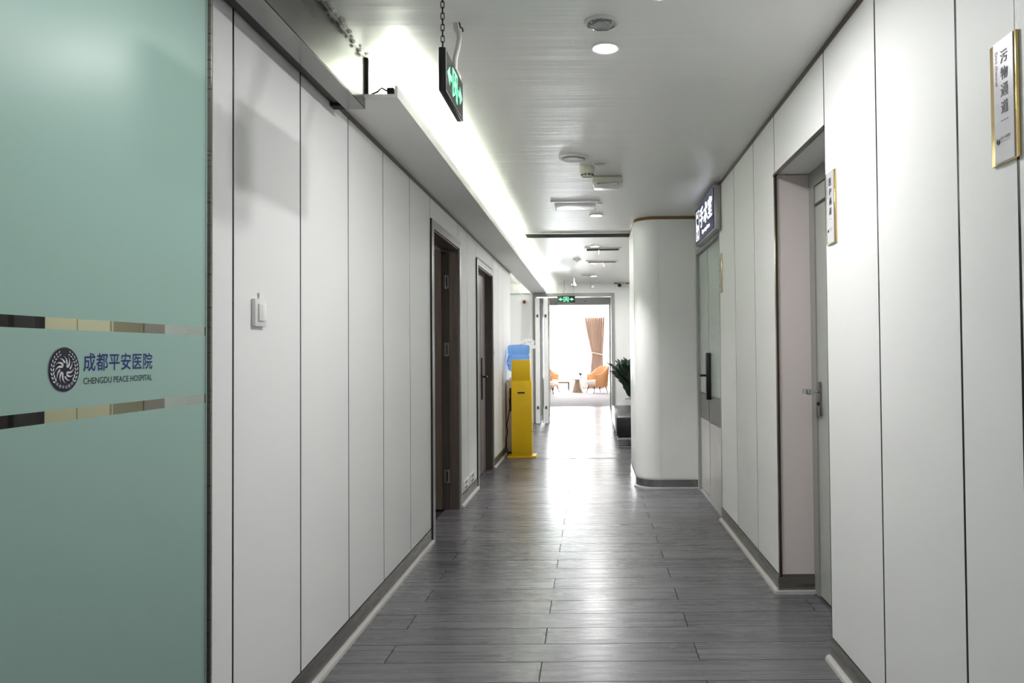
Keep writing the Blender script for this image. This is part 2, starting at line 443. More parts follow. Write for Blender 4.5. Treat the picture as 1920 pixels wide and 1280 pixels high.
bx('end_trim', XL - .13, XL + .002, 10.64, 10.652, 0, ZP1, 'whiteplastic', wl)
bx('panel_above_ledge', XB, XL, 2.262, 10.64, SOF + .02, ZC, 'plain', wl)
for i, (a, b) in enumerate(((2.26, 4.62), (4.62, 5.36), (6.55, 7.49), (8.74, 10.64))):
    o = tag(bx('baseboard_left', XB, XL + .006, a, b - .003, 0, .095, 'base'), 'steel baseboard along the left wall, piece %s' % ('nearest the frosted glass', 'just before the open brown door', 'between the two brown doors', 'behind the yellow box')[i], 'baseboard', kind='structure')
    MB().prism([(0, 0), (.022, 0), (.018, .012), (.008, .02), (0, .021)], (XL + .006, a, 0), (1, 0, 0), (0, 0, 1), -(b - a)).build('quarter_round', 'caulk', o)

# side room behind the frosted glass, and the room behind the open brown door
rm = MB()
rm.box(-3.5, -3.4, -.6, 10.5, 0, ZC); rm.box(-3.4, XL - .13, 4.3, 4.4, 0, ZC); rm.box(-3.4, XL - .13, -.6, -.5, 0, ZC)
rm.box(-3.4, XL - .13, 7.1, 7.2, 0, ZC)
tag(rm.build('wall_side_rooms', 'roomgrey'), 'dim grey-brown walls of the rooms behind the left wall', 'wall', kind='structure')
tag(bx('dark_cabinet', -3.38, -2.88, 4.0, 4.29, 0, 2.0, 'blackcab', bev=.01), 'black cabinet seen through the clear stripes of the glass', 'cabinet')
c = thing('beige_cupboard', (-2.6, 4.15, 0), 'beige cupboard seen through the clear stripes beside the emblem', 'cupboard')
bx('body', -2.83, -2.484, 4.02, 4.29, 0, 2.05, 'beige', c)
bx('door', -2.825, -2.66, 4.0, 4.02, .06, 2.03, 'beige', c); bx('door', -2.655, -2.489, 4.0, 4.02, .06, 2.03, 'beige', c)

# ------------------------------------------------------------------ right wall
wr = MB()
XBR = XR + .012; XA = 1.2
for y0, y1, z0, z1 in ((-4.2, 3.27, 0, ZC), (3.27, 4.19, 2.255, ZC), (4.19, 5.98, 0, ZC), (5.98, 7.30, 2.25, ZC), (7.30, YE + .2, 0, ZC)):
    wr.box(XBR, XA, y0, y1, z0, z1)
wr.box(XA, XA + .05, 3.0, 4.4, 2.25, ZC)
wr = tag(wr.build('wall_right', 'plain'), 'white panelled corridor wall on the right', 'wall', kind='structure')
rc = [-.6, .0, .6, 1.2, 1.794, 2.088, 2.678, 3.27]
for a, b in list(zip(rc[:-1], rc[1:])) + [(4.163, 4.698), (4.698, 5.338), (5.338, 5.976)]:
    bx('panel', XR, XBR, a + g, b - g, ZP0, 2.568, 'panel', wr)
bx('panel', XR, XBR, 3.27 + g, 4.163 - g, 2.257, 2.568, 'panel', wr)
for y in (1.794, 2.088, 2.678, 4.698, 5.338):
    bx('seam_strip', XR + .0008, XBR, y - g, y + g, ZP0, 2.568, 'seam', wr)
bx('seam_strip', XR + .0008, XBR, 3.27 - g, 3.27 + g, .1, 2.568, 'seam', wr)
bx('seam_strip', XR + .0008, XBR, 4.163 - g, 4.163 + g, 2.257, 2.568, 'seam', wr)
bx('corner_strip', XR - .001, XR + .011, 4.160, 4.186, .09, 2.255, 'bronze', wr)
bx('head_strip', XR - .003, XR + .012, 3.27, 4.186, 2.243, 2.257, 'bronze', wr)
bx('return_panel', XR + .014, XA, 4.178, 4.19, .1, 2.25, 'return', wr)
bx('top_trim', XR - .006, XBR, -4, 6.0, 2.568, ZC, 'bronze', wr)
for i, (a, b) in enumerate(((-4.0, 3.27), (4.172, 5.98))):
    o = tag(bx('baseboard_right', XR - .006, XBR, a, b, 0, .095, 'base'), ('steel baseboard along the right wall nearest the camera', 'steel baseboard between the alcove and the glass double door')[i], 'baseboard', kind='structure')
    MB().prism([(0, 0), (-.022, 0), (-.018, .012), (-.008, .02), (0, .021)], (XR - .006, b + (.012 if i == 0 else 0), 0), (1, 0, 0), (0, 0, 1), (b - a)).build('quarter_round', 'caulk', o)
o = tag(bx('baseboard_alcove', XR - .006, XA - .01, 4.166, 4.178, 0, .095, 'base'), 'short steel baseboard on the alcove return', 'baseboard', kind='structure')
bx('quarter_round', XR - .028, XA - .012, 4.146, 4.166, 0, .018, 'caulk', o)

# alcove door
d = tag(empty('door_1', (XA, 3.7, 0)), 'grey steel door set back in the right-hand alcove', 'door', kind='structure')
fm = MB(); fm.box(XA - .012, XA + .05, 4.09, 4.178, 0, 2.25); fm.box(XA - .012, XA + .05, 3.27, 4.09, 2.17, 2.25); fm.box(XA - .012, XA + .05, 3.2, 3.30, 0, 2.25)
fm.build('frame', 'greyframe', d)
lf = bx('leaf', XA - .004, XA + .04, 3.30, 4.088, .012, 2.165, 'greydoor', d)
bx('head_bar', XA - .008, XA + .04, 3.30, 4.088, 2.06, 2.075, 'seam', d)
bx('sill', XA - .02, XA + .05, 3.2, 4.178, -.002, .006, 'base', d)
h = bx('handle_plate', XA - .016, XA - .004, 4.02, 4.065, .955, 1.135, 'steel', d, bev=.004)
hb = MB(); hb.cyl((XA - .016, 4.042, 1.085), (XA - .075, 4.042, 1.085), .009); hb.box(XA - .098, XA - .068, 3.93, 4.052, 1.073, 1.099, .003)
hb.build('lever', 'chrome', h, True)
MB().cyl((XA - .016, 4.042, 1.02), (XA - .024, 4.042, 1.02), .009).build('lock_cylinder', 'black', h, True)
tag(bx('wall_alcove_back', XA + .05, XA + .1, 2.9, 4.5, 0, ZC, 'plain'), 'wall behind the alcove door', 'wall', kind='structure')

# glass double door on the right with its dark band
d = tag(empty('door_2', (XR + .03, 6.6, 0)), 'pale glass double door with dark band under the blue sign', 'door', kind='structure')
fm = MB(); fm.box(XR - .004, XBR + .06, 7.255, 7.30, 0, 2.25); fm.box(XR - .002, XBR + .06, 5.98, 5.995, 0, 2.25); fm.box(XR - .004, XBR + .06, 5.995, 7.255, 2.205, 2.25)
fm.box(XR + .008, XBR + .06, 5.995, 7.255, 0, .012)
fm.build('frame', 'orframe', d)
for a, b in ((5.997, 6.712), (6.72, 7.253)):
    lf = bx('leaf', XR + .03, XR + .06, a, b, .014, 2.2, 'orframe', d)
    bx('upper_glass', XR + .022, XR + .032, a + .02, b - .02, .925, 2.185, 'orglass', lf)
    bx('dark_band', XR + .02, XR + .032, a + .01, b - .01, .692, .915, 'doorband', lf)
    bx('lower_panel', XR + .022, XR + .032, a + .02, b - .02, .04, .684, 'doorlower', lf)
hp = MB(); hp.box(XR - .018, XR + .02, 6.60, 6.655, .885, 1.285, .004)
hp = hp.build('handle_plate', 'black', d, True)
lv = MB(); lv.cyl((XR - .018, 6.63, 1.092), (XR - .06, 6.63, 1.092), .010); lv.cyl((XR - .056, 6.63, 1.092), (XR - .056, 6.74, 1.092), .011)
lv.build('lever', 'black', hp, True)
tag(bx('wall_operating_room', XR + .08, XR + .12, 5.9, 7.4, 0, ZC, 'plain'), 'wall behind the glass double door', 'wall', kind='structure')

# ------------------------------------------------------------------ column with rounded corner
arc = [(.65 + .22 * math.cos(PI * 1.5 - PI / 2 * k / 14), 7.57 + .22 * math.sin(PI * 1.5 - PI / 2 * k / 14)) for k in range(15)]
def column_ring(off):
    pts = [(XBR, 7.35 - off)] + [(.65 + (.22 + off) * math.cos(PI * 1.5 - PI / 2 * k / 14), 7.57 + (.22 + off) * math.sin(PI * 1.5 - PI / 2 * k / 14)) for k in range(15)]
    return pts + [(.43 - off, 8.5), (XBR, 8.5)]
cl = tag(MB().prism(column_ring(-.008), (0, 0, 0), (1, 0, 0), (0, 1, 0), ZC).build('wall_column', 'plain', None, True), 'white wall column with a rounded corner beside the glass double door', 'column', kind='structure')
bx('flat_panel', .652, XR - .004, 7.35, 7.358, .10, 2.56, 'panel', cl)
def curved(off, thick, z0, z1):
    b = MB(); n = 15; vs = []
    for k in range(n):
        t = PI * 1.5 - PI / 2 * k / (n - 1)
        for r, z in ((.22 + off, z0), (.22 + off, z1), (.22 + off - thick, z1), (.22 + off - thick, z0)):
            vs.append((.65 + r * math.cos(t), 7.57 + r * math.sin(t), z))
    fs = [(4 * k + j, 4 * k + 4 + j, 4 * k + 4 + (j + 1) % 4, 4 * k + (j + 1) % 4) for k in range(n - 1) for j in range(4)] + [(0, 1, 2, 3), (4 * n - 1, 4 * n - 2, 4 * n - 3, 4 * n - 4)]
    return b.add(vs, fs)
curved(0, .008, .10, 2.56).build('curved_panel', 'panel', cl, True)
bx('side_panel', .43, .438, 7.575, 8.5, .10, 2.56, 'panel', cl)
bx('corner_bead', .425, .435, 7.569, 7.574, .1, 2.56, 'whiteplastic', cl)
t = curved(.004, .012, 2.56, ZC); t.box(.65, XR, 7.346, 7.358, 2.56, ZC); t.box(.426, .438, 7.57, 8.5, 2.56, ZC); t.build('top_trim', 'darkbronze', cl, True)
t = curved(.006, .014, 0, .085); t.box(.65, XR, 7.344, 7.358, 0, .085); t.box(.424, .438, 7.57, 8.5, 0, .085); t.build('skirting', 'steel', cl, True)
t = curved(.024, .02, 0, .014); t.box(.65, XR, 7.326, 7.346, 0, .014); t.build('quarter_round', 'caulk', cl, True)

# ------------------------------------------------------------------ end wall with the doorway, walls around it
ew = MB()
XJ0, XJ1 = -1.08, .44
ew.box(-3.5, XJ0, YE, YE + .2, 0, ZC); ew.box(XJ1, 1.5, YE, YE + .2, 0, ZC); ew.box(XJ0, XJ1, YE, YE + .2, 2.39, ZC)
ew = tag(ew.build('wall_end', 'panel'), 'white wall across the far end with the open doorway', 'wall', kind='structure')
bx('top_trim', XJ1, XR, YE - .006, YE, 2.568, ZC, 'darkbronze', ew)
bx('ledge_trim', -3.4, -1.13, YE - .006, YE, 2.39, 2.405, 'base', ew)
bx('skirting', XJ1 + .0, XR, YE - .01, YE, 0, .09, 'base', ew)
tag(bx('wall_recess', -3.5, -3.4, 10.5, YE, 0, ZC, 'plain'), 'white side wall of the recess left of the water cooler', 'wall', kind='structure')
tag(bx('wall_recess_near', -3.4, XL - .13, 10.5, 10.64, 0, ZC, 'plain'), 'white near wall of the recess left of the water cooler', 'wall', kind='structure')
tag(bx('wall_back', -1.3, 1.3, -4.3, -4.2, 0, ZC, 'plain'), 'white wall behind the camera closing the corridor', 'wall', kind='structure')
d = tag(empty('door_3', (-.3, YE, 0)), 'grey-framed doorway with folded-back door leaves at the corridor end', 'door', kind='structure')
fm = MB(); fm.box(XJ0, XJ0 + .06, YE - .03, YE + .23, 0, 2.40); fm.box(XJ1 - .06, XJ1, YE - .03, YE + .23, 0, 2.40); fm.box(XJ0 + .06, XJ1 - .06, YE - .03, YE + .23, 2.335, 2.40)
fm.build('frame', 'greyframe', d)
for x0, x1 in ((-1.015, -.935), (-.865, -.785)):
    lf = thing_leaf = MB(); lf.box(x0, x1, 14.12, 14.17, .01, 2.30); lf.box(x0, x1, 14.72, 14.77, .01, 2.30); lf.box(x0, x1, 14.17, 14.72, .01, .12); lf.box(x0, x1, 14.17, 14.72, 2.2, 2.30)
    lf = lf.build('folding_leaf', 'whiteplastic', d)
    bx('leaf_glass', (x0 + x1) / 2 - .004, (x0 + x1) / 2 + .004, 14.17, 14.72, .12, 2.2, 'pane', lf)
    for z in (1.97, .30):
        bx('hinge', x0 + .015, x1 - .02, 14.112, 14.122, z - .03, z + .03, 'grille', lf)
        bx('hinge_gap', x0 + .03, x1 - .03, 14.108, 14.114, z - .02, z + .02, 'black', lf)
bx('edge_strip', -.90, -.885, 14.2, 14.6, .01, 2.3, 'steel', d)
bx('door_stop', XJ1 - .06, XJ1 + .0, YE - .05, YE - .03, .0, .09, 'rubber', d)

# vestibule behind the doorway and the second header
vs_ = MB(); vs_.box(.47, .6, YE + .2, 18.5, 0, 2.7); vs_.box(-2.2, -2.1, YE + .2, 18.5, 0, 2.7)
tag(vs_.build('wall_vestibule', 'offwhite'), 'white side walls between the doorway and the lounge', 'wall', kind='structure')
tag(bx('ceiling_vestibule', -3.5, 1.5, YE + .2, 18.5, 2.66, 2.76, 'plain'), 'white ceiling between the doorway and the lounge', 'ceiling', kind='structure')
hd = MB(); hd.box(-2.2, .6, 18.5, 18.7, 2.435, 2.75); hd.box(.44, .6, 18.46, 18.7, 0, 2.75); hd.box(-5, -2.1, 18.5, 18.7, 0, 2.9); hd.box(.6, 3, 18.5, 18.7, 0, 2.9); hd.box(-5, 3, 18.5, 18.7, 2.7, 2.9)
hd = tag(hd.build('wall_lounge_header', 'plain'), 'white beam above the lounge entrance', 'wall', kind='structure')

# ------------------------------------------------------------------ lounge
lw = MB(); lw.box(.60, .75, 18.7, 28.2, 0, 2.9); lw.box(-5.1, -5, 18.5, 28.2, 0, 2.9)
tag(lw.build('wall_lounge_sides', 'offwhite'), 'off-white side walls of the bright lounge', 'wall', kind='structure')
YW = 28.0
ww = MB(); ww.box(-5, .75, YW, YW + .2, 0, .35); ww.box(-5, .75, YW, YW + .2, 2.62, 2.9); ww.box(.3, .75, YW, YW + .2, .35, 2.62); ww.box(-5, -3.2, YW, YW + .2, .35, 2.62)
tag(ww.build('wall_lounge_window', 'offwhite'), 'off-white wall holding the bright lounge window', 'wall', kind='structure')
lc = tag(bx('ceiling_lounge', -5.1, .75, 18.5, 28.3, 2.9, 3.0, 'offwhite'), 'white lounge ceiling with recessed cove', 'ceiling', kind='structure')
bx('cornice', -5, .6, 26.9, 28.0, 2.74, 2.9, 'offwhite', lc); bx('cornice', -5, .6, 20.2, 21.2, 2.76, 2.9, 'offwhite', lc); bx('pelmet', -5, .6, 27.4, 27.46, 2.56, 2.74, 'offwhite', lc)
bx('side_beam', -1.35, -1.2, 21.2, 26.9, 2.72, 2.9, 'cushion', lc)
w = tag(empty('window_1', (-1.4, YW, .35)), 'wide blown-out lounge window behind sheer curtains', 'window', kind='structure')
fm = MB()
for x in (-3.2, -2.05, -.9, .25): fm.box(x, x + .05, YW + .06, YW + .12, .35, 2.62)
fm.box(-3.2, .3, YW + .06, YW + .12, .35, .41); fm.box(-3.2, .3, YW + .06, YW + .12, 2.56, 2.62)
fm.build('window_frame', 'whiteplastic', w)
for x in (-3.15, -2.0, -.85): bx('pane', x, x + 1.1, YW + .085, YW + .095, .41, 2.56, 'pane', w)
bx('window_sill', -3.3, .35, YW - .25, YW, .33, .37, 'offwhite', w)

def drape(x0, x1, y, ztop, zbot, waves, amp, pinch=None):
    """pleated cloth; pinch = (z, x, half width) where a tie gathers it"""
    b = MB(); nu, nz = waves * 8, 26; vs = []
    for j in range(nz + 1):
        z = ztop + (zbot - ztop) * j / nz
        for i in range(nu + 1):
            u = i / nu; x = x0 + (x1 - x0) * u
            a = amp
            if pinch:
                zp, xp, hw = pinch
                t = (ztop - z) / (ztop - zp) if z > zp else 1 - .35 * (zp - z) / (zp - zbot)
                t = max(0, min(1, t)) ** 1.3
                x = x * (1 - t) + (xp + (u - .5) * 2 * hw) * t
                a = amp * (1 - .35 * t)
            vs.append((x, y + a * math.sin(u * waves * 2 * PI) + .25 * a * math.sin(u * waves * 4.3 * PI + 1), z))
    fs = [(j * (nu + 1) + i, j * (nu + 1) + i + 1, (j + 1) * (nu + 1) + i + 1, (j + 1) * (nu + 1) + i) for j in range(nz) for i in range(nu)]
    if pinch:
        n0 = len(vs); vs += [(x, yy + .006, z) for x, yy, z in vs]; fs += [tuple(q + n0 for q in reversed(f)) for f in fs]
    return b.add(vs, fs)
c = thing('drape_curtain', (.15, 27.6, 0), 'dusty pink pleated curtain tied back at the lounge window', 'curtain')
drape(-.26, .50, 27.6, 2.54, .03, 11, .035, (1.22, .22, .2)).build('cloth', 'drape', c, True)
tie = [(.22 + .215 * math.cos(a), 27.6 + .07 * math.sin(a), 1.25 - .05 * math.cos(a)) for a in (2 * PI * k / 20 for k in range(20))]
MB().tube(tie, .022, 8, True).build('tie_band', 'drape', c, True)
tag(drape(-.52, .52, 27.72, 2.55, .03, 16, .02).build('sheer_curtain', 'sheer', None, True), 'white sheer curtain hanging behind the pink drape', 'curtain')

def armchair(name, loc, ang, label):
    t = thing(name, loc, label, 'chair', 'peach lounge armchairs')
    R = Matrix.Rotation(ang, 3, 'Z'); L = Vector(loc)
    def T(b):
        b.v = [R @ v + L for v in b.v]; return b
    # shell: back at +y, wrapping round to arms
    b = MB(); n = 36; vs = []; 
    for k in range(n + 1):
        th = math.radians(-125 + 250 * k / n)
        ct = math.cos(th)
        sm = max(0, min(1, (ct + .25) / 1.0)); sm = sm * sm * (3 - 2 * sm)
        zt = .60 + .26 * sm
        for r, z, fl in ((.335, .20, 0), (.36, .40, .0), (.375, zt - .02, .03 * sm), (.36, zt, .03 * sm), (.335, zt, .03 * sm), (.32, zt - .02, .03 * sm), (.30, .40, 0), (.29, .20, 0)):
            vs.append((.95 * r * math.sin(th), r * ct + fl, z))
    m_ = 8
    fs = [(k * m_ + j, (k + 1) * m_ + j, (k + 1) * m_ + (j + 1) % m_, k * m_ + (j + 1) % m_) for k in range(n) for j in range(m_)]
    fs += [tuple(range(m_)), tuple(n * m_ + j for j in range(m_ - 1, -1, -1))]
    T(b.add(vs, fs)).build('shell', 'peach', t, True)
    T(MB().lathe((0, 0, 0), [(.25, .2), (.29, .22), (.295, .27)], 28)).build('seat_base', 'peach', t, True)
    T(MB().lathe((0, -.04, 0), [(.27, .27), (.295, .30), (.295, .38), (.27, .41), (.1, .42)], 28)).build('seat_cushion', 'cushion', t, True)
    for sx in (-1, 1):
        for sy in (-1, 1):
            T(MB().cyl((sx * .25, sy * .25, 0), (sx * .2, sy * .2, .21), .011, .018, 10)).build('leg', 'darkleg', t, True)
    return t
armchair('armchair', (.18, 24.7, 0), math.radians(-62), 'peach tub armchair under the pink curtain, right of the round table')
armchair('armchair', (-1.47, 23.9, 0), math.radians(80), 'nearer peach armchair cut off by the folded door leaf')
armchair('armchair', (-1.40, 25.3, 0), math.radians(60), 'farther peach armchair behind the one beside the door leaf')
t = thing('round_table', (-.45, 25.0, 0), 'round marble-topped side table on a tapered taupe foot', 'table')
MB().lathe((-.45, 25.0, 0), [(.33, .425), (.345, .435), (.345, .445), (.33, .455)], 40).build('tabletop', 'marble', t, True)
MB().lathe((-.45, 25.0, 0), [(.18, 0), (.18, .015), (.13, .16), (.085, .33), (.075, .40), (.1, .425)], 36).build('pedestal', 'taupe', t, True)
t = thing('upholstered_bench', (-.95, 26.2, 0), 'cream upholstered stool on thin dark legs by the window', 'stool')
bx('seat', -1.35, -.72, 25.95, 26.55, .30, .50, 'cushion', t, bev=.03)
fr = MB(); fr.box(-1.32, -.75, 25.98, 26.52, .27, .30); fr.build('frame', 'darkleg', t)
for x, y in ((-1.3, 26.0), (-.77, 26.0), (-1.3, 26.5), (-.77, 26.5)): MB().cyl((x, y, 0), (x, y, .28), .012, .016, 10).build('leg', 'darkleg', t, True)
t = thing('table_plant', (-.35, 25.0, .455), 'small green plant in a white bowl on the round table', 'plant')
MB().lathe((-.35, 25.0, .455), [(.04, 0), (.07, .03), (.08, .07), (.07, .07)], 20).build('bowl', 'pot', t, True)
for k in range(9):
    a = 2.4 * k; L_ = .14 + .03 * (k % 3)
    b = MB(); c0 = V(-.35, 25.0, .52); dr = V(math.cos(a), math.sin(a), 0); sd = V(-math.sin(a), math.cos(a), 0)
    q = [c0 + dr * (L_ * u) + V(0, 0, .12 * math.sin(u * 2.4)) for u in (0, .35, .7, 1)]; wd = (.008, .025, .02, .002)
    b.add([p + sd * w_ for p, w_ in zip(q, wd)] + [p - sd * w_ for p, w_ in zip(q, wd)], [(i, i + 1, 5 + i, 4 + i) for i in range(3)]); b.build('leaf', 'leafgreen', t, True)

# ------------------------------------------------------------------ cove ledge and light strip on the left
lg = MB()
YS0, YS1 = 3.322, YE
XS = -.828
lg.box(XL - .0, XS, YS0, YS1, SOF, SOF + .014); lg.box(XS - .012, XS, YS0, YS1, SOF + .014, SOF + .05)
lg = tag(lg.build('trim_1', 'plain'), 'white cove ledge running along the top of the left wall', 'ledge', kind='structure')
t = thing('cove_light', (-.95, 9, SOF + .014), 'bright light strip glowing above the white ledge on the left', 'light strip')
bx('led_strip', -.885, -.862, YS0 + .06, YS1 - .05, SOF + .02, SOF + .026, 'led', t)
bx('strip_channel', -.892, -.855, YS0 + .05, YS1 - .04, SOF + .014, SOF + .02, 'whiteplastic', t)
dv = MB(); dv.box(-.875, -.845, YS0 + .005, YS0 + .045, SOF + .014, SOF + .045, .004)
dv.build('driver', 'black', t, True)
MB().tube([(-.87, YS0 + .02, SOF + .03), (-.90, YS0 + .015, SOF + .045), (-.92, YS0 + .02, SOF + .03), (-.95, YS0 + .02, SOF + .018), (-.93, YS0 + .04, SOF + .02), (-.905, YS0 + .03, SOF + .022)], .004, 6).build('wire', 'black', t, True)

# ------------------------------------------------------------------ sliding door: cover, frosted glass leaf
t = thing('sliding_door_rail', (-1.0, 2.3, 2.36), 'dark metal sliding-door rail cover above the left wall panels', 'door rail')
rc_ = MB(); rc_.box(-.975, -.971, .6, 3.335, 2.365, ZC - .004); rc_.box(-1.055, -.971, .6, 3.335, 2.362, 2.368)
rc_.build('cover', 'railmetal', t)
bx('end_post', -1.04, -.958, 3.338, 3.352, 2.42, ZC, 'black', t)
bx('end_cap', -1.054, -.973, 3.325, 3.335, 2.368, 2.42, 'railmetal', t)
bx('track', -1.10, -1.06, .6, 3.33, 2.375, 2.44, 'black', t); bx('track_stop', -1.108, -1.056, 3.29, 3.34, 2.364, 2.41, 'rubber', t)
bx('backing', -1.105, -.98, .6, 3.33, 2.45, 2.585, 'darkhole', t)

G = -1.06
t = thing('frosted_glass_door', (G, 1.6, 0), 'frosted green glass sliding door with clear stripes and blue lettering', 'door')
bx('glass_pane', G - .012, G - .002, .95, 2.155, .015, 2.36, 'glass', t)
for z0, z1 in ((.015, 1.171), (1.195, 1.355), (1.378, 2.36)):
    MB().add([(G, .95, z0), (G, 2.125, z0), (G, 2.125, z1), (G, .95, z1)], [(0, 1, 2, 3)]).build('frosted_film', 'frost', t)
MB().add([(G, 2.128, .015), (G, 2.134, .015), (G, 2.134, 2.36), (G, 2.128, 2.36)], [(0, 1, 2, 3)]).build('film_edge', 'frost', t)
bx('edge_strip', G - .014, G + .002, 2.149, 2.157, .012, 2.36, 'base', t)
eb = thing('emblem', (G, 1.553, 1.228), 'round navy hospital emblem on the frosted glass', 'emblem')
ER = .0445; EC = V(G + .003, 1.553, 1.2745)
MB().cyl((G + .0005, 1.553, 1.2745), (G + .003, 1.553, 1.2745), ER, None, 48).build('disc', 'navy', eb, True)
MB().cyl((G + .0004, 1.553, 1.2745), (G + .0022, 1.553, 1.2745), ER * 1.03, None, 48).build('rim', 'signcase', eb, True)
bl = MB()
for k in range(12):
    a0 = 2 * PI * k / 12
    inner = []; outer = []
    for i in range(8):
        u = i / 7; r = ER * (.17 + .46 * u); a = a0 + .55 * u * u + .1 * u; w_ = .52 * (1 - u) ** 1.1 + .005
        inner.append((r * math.cos(a - w_ * .55), r * math.sin(a - w_ * .55))); outer.append((r * math.cos(a + w_ * .45), r * math.sin(a + w_ * .45)))
    bl.prism(inner + outer[::-1], EC, UL, UP, .0006)
bl.build('sun_rays', 'whiteink', eb)
cr = MB(); q = ER * .30; e = ER * .085
cr.prism([(-e, -q), (e, -q), (e, -e), (q, -e), (q, e), (e, e), (e, q), (-e, q), (-e, e), (-q, e), (-q, -e), (-e, -e)], EC + V(.0008, 0, 0), UL, UP, .0006)
cr.build('cross', 'navy', eb)
for sd in (-1, 1):
    wh = MB()
    for k in range(9):
        a = math.radians(-90 + sd * (52 + 104 * k / 8)); sz = ER * (.145 - .006 * k)
        for dv_ in (-1, 1):
            rr = ER * (.80 + .07 * dv_); cx, cy = rr * math.cos(a), rr * math.sin(a)
            ta = a + sd * PI / 2 - dv_ * sd * .45
            wh.prism([(cx + sz * .62 * math.cos(p) * math.cos(ta) - sz * .26 * math.sin(p) * math.sin(ta), cy + sz * .62 * math.cos(p) * math.sin(ta) + sz * .26 * math.sin(p) * math.cos(ta)) for p in (2 * PI * i / 10 for i in range(10))], EC, UL, UP, .0005)
    wh.build('wheat_branch', 'whiteink', eb)
for i, ch in enumerate('成都平安医院'):
    a = math.radians(-90 + (i - 2.5) * 15); rr = ER * .80
    p = EC + UL * (rr * math.cos(a)) + UP * (rr * math.sin(a)); ta = a + PI / 2
    text(ch, p, UL * math.cos(ta) + UP * math.sin(ta), UP * math.cos(ta) - UL * math.sin(ta), 'whiteink', eb, 'emblem_character', height=ER * .15, depth=.0006, center=True)
tt = text('成都平安医院', (G, 1.612, 1.2695), UL, UP, 'blueink', t, 'chinese_lettering', width=.252, height=.038, bold=.014, depth=.002, spacing=1.06)
text('CHENGDU PEACE HOSPITAL', (G, 1.612, 1.2425), UL, UP, 'darkink', t, 'english_lettering', width=.252, height=.0135, bold=.012, depth=.002)

# ------------------------------------------------------------------ left doors
def frame_set(d, y0, y1, zt):
    fm = MB()
    fm.box(XL - .002, XL + .012, y0, y0 + .06, 0, zt); fm.box(XL - .002, XL + .012, y1 - .055, y1, 0, zt); fm.box(XL - .002, XL + .012, y0 + .06, y1 - .055, zt - .06, zt)
    fm.build('casing', 'casing', d)
    jm = MB(); jm.box(XL - .075, XL, y0 + .055, y0 + .075, 0, zt - .05); jm.box(XL - .075, XL, y1 - .075, y1 - .05, 0, zt - .05); jm.box(XL - .075, XL, y0 + .075, y1 - .075, zt - .07, zt - .05)
    jm.box(XL - .15, XL - .075, y0 + .06, y0 + .068, 0, zt - .05); jm.box(XL - .15, XL - .075, y1 - .062, y1 - .05, 0, zt - .05); jm.box(XL - .15, XL - .075, y0 + .068, y1 - .062, zt - .06, zt - .05)
    jm.build('jamb', 'woodframe', d)
    bx('dark_outer_strip', XL - .001, XL + .0125, y0 - .014, y0 - .001, 0, zt, 'black', d)  # black strip along the outer edge of the casing
    bx('casing_edge', XL + .012, XL + .0135, y0 + .056, y0 + .062, 0, zt - .056, 'whiteplastic', d)
d = tag(empty('door_4', (XL, 5.95, 0)), 'open dark brown door nearest on the left wall', 'door', kind='structure')
frame_set(d, 5.36, 6.545, 2.24)
lf = bx('leaf', -2.07, -1.245, 6.43, 6.47, .01, 2.165, 'leafbrown', d)
for z in (1.90, 1.333, .276):
    hg = bx('hinge', -1.232, -1.190, 6.475, 6.485, z - .055, z + .055, 'hingegrey', d)
    bx('hinge_knuckle', -1.222, -1.202, 6.468, 6.476, z - .04, z + .04, 'black', hg)
    MB().cyl((-1.216, 6.47, z - .06), (-1.216, 6.47, z + .06), .006, None, 10).build('hinge_pin', 'steel', hg, True)
d = tag(empty('door_5', (XL, 8.1, 0)), 'closed grey-brown door with black handle on the left wall', 'door', kind='structure')
frame_set(d, 7.49, 8.735, 2.225)
bx('leaf', XL - .115, XL - .075, 7.56, 8.675, .008, 2.165, 'leafmauve', d)
bx('groove', XL - .0755, XL - .074, 8.28, 8.29, .01, 2.16, 'seam', d)
hp = bx('handle_plate', XL - .076, XL - .062, 8.33, 8.39, .80, 1.25, 'black', d, bev=.003)
lv = MB(); lv.cyl((XL - .062, 8.36, 1.045), (XL - .012, 8.36, 1.045), .010); lv.cyl((XL - .016, 8.36, 1.045), (XL - .016, 8.25, 1.045), .010)
lv.build('lever', 'black', hp, True)

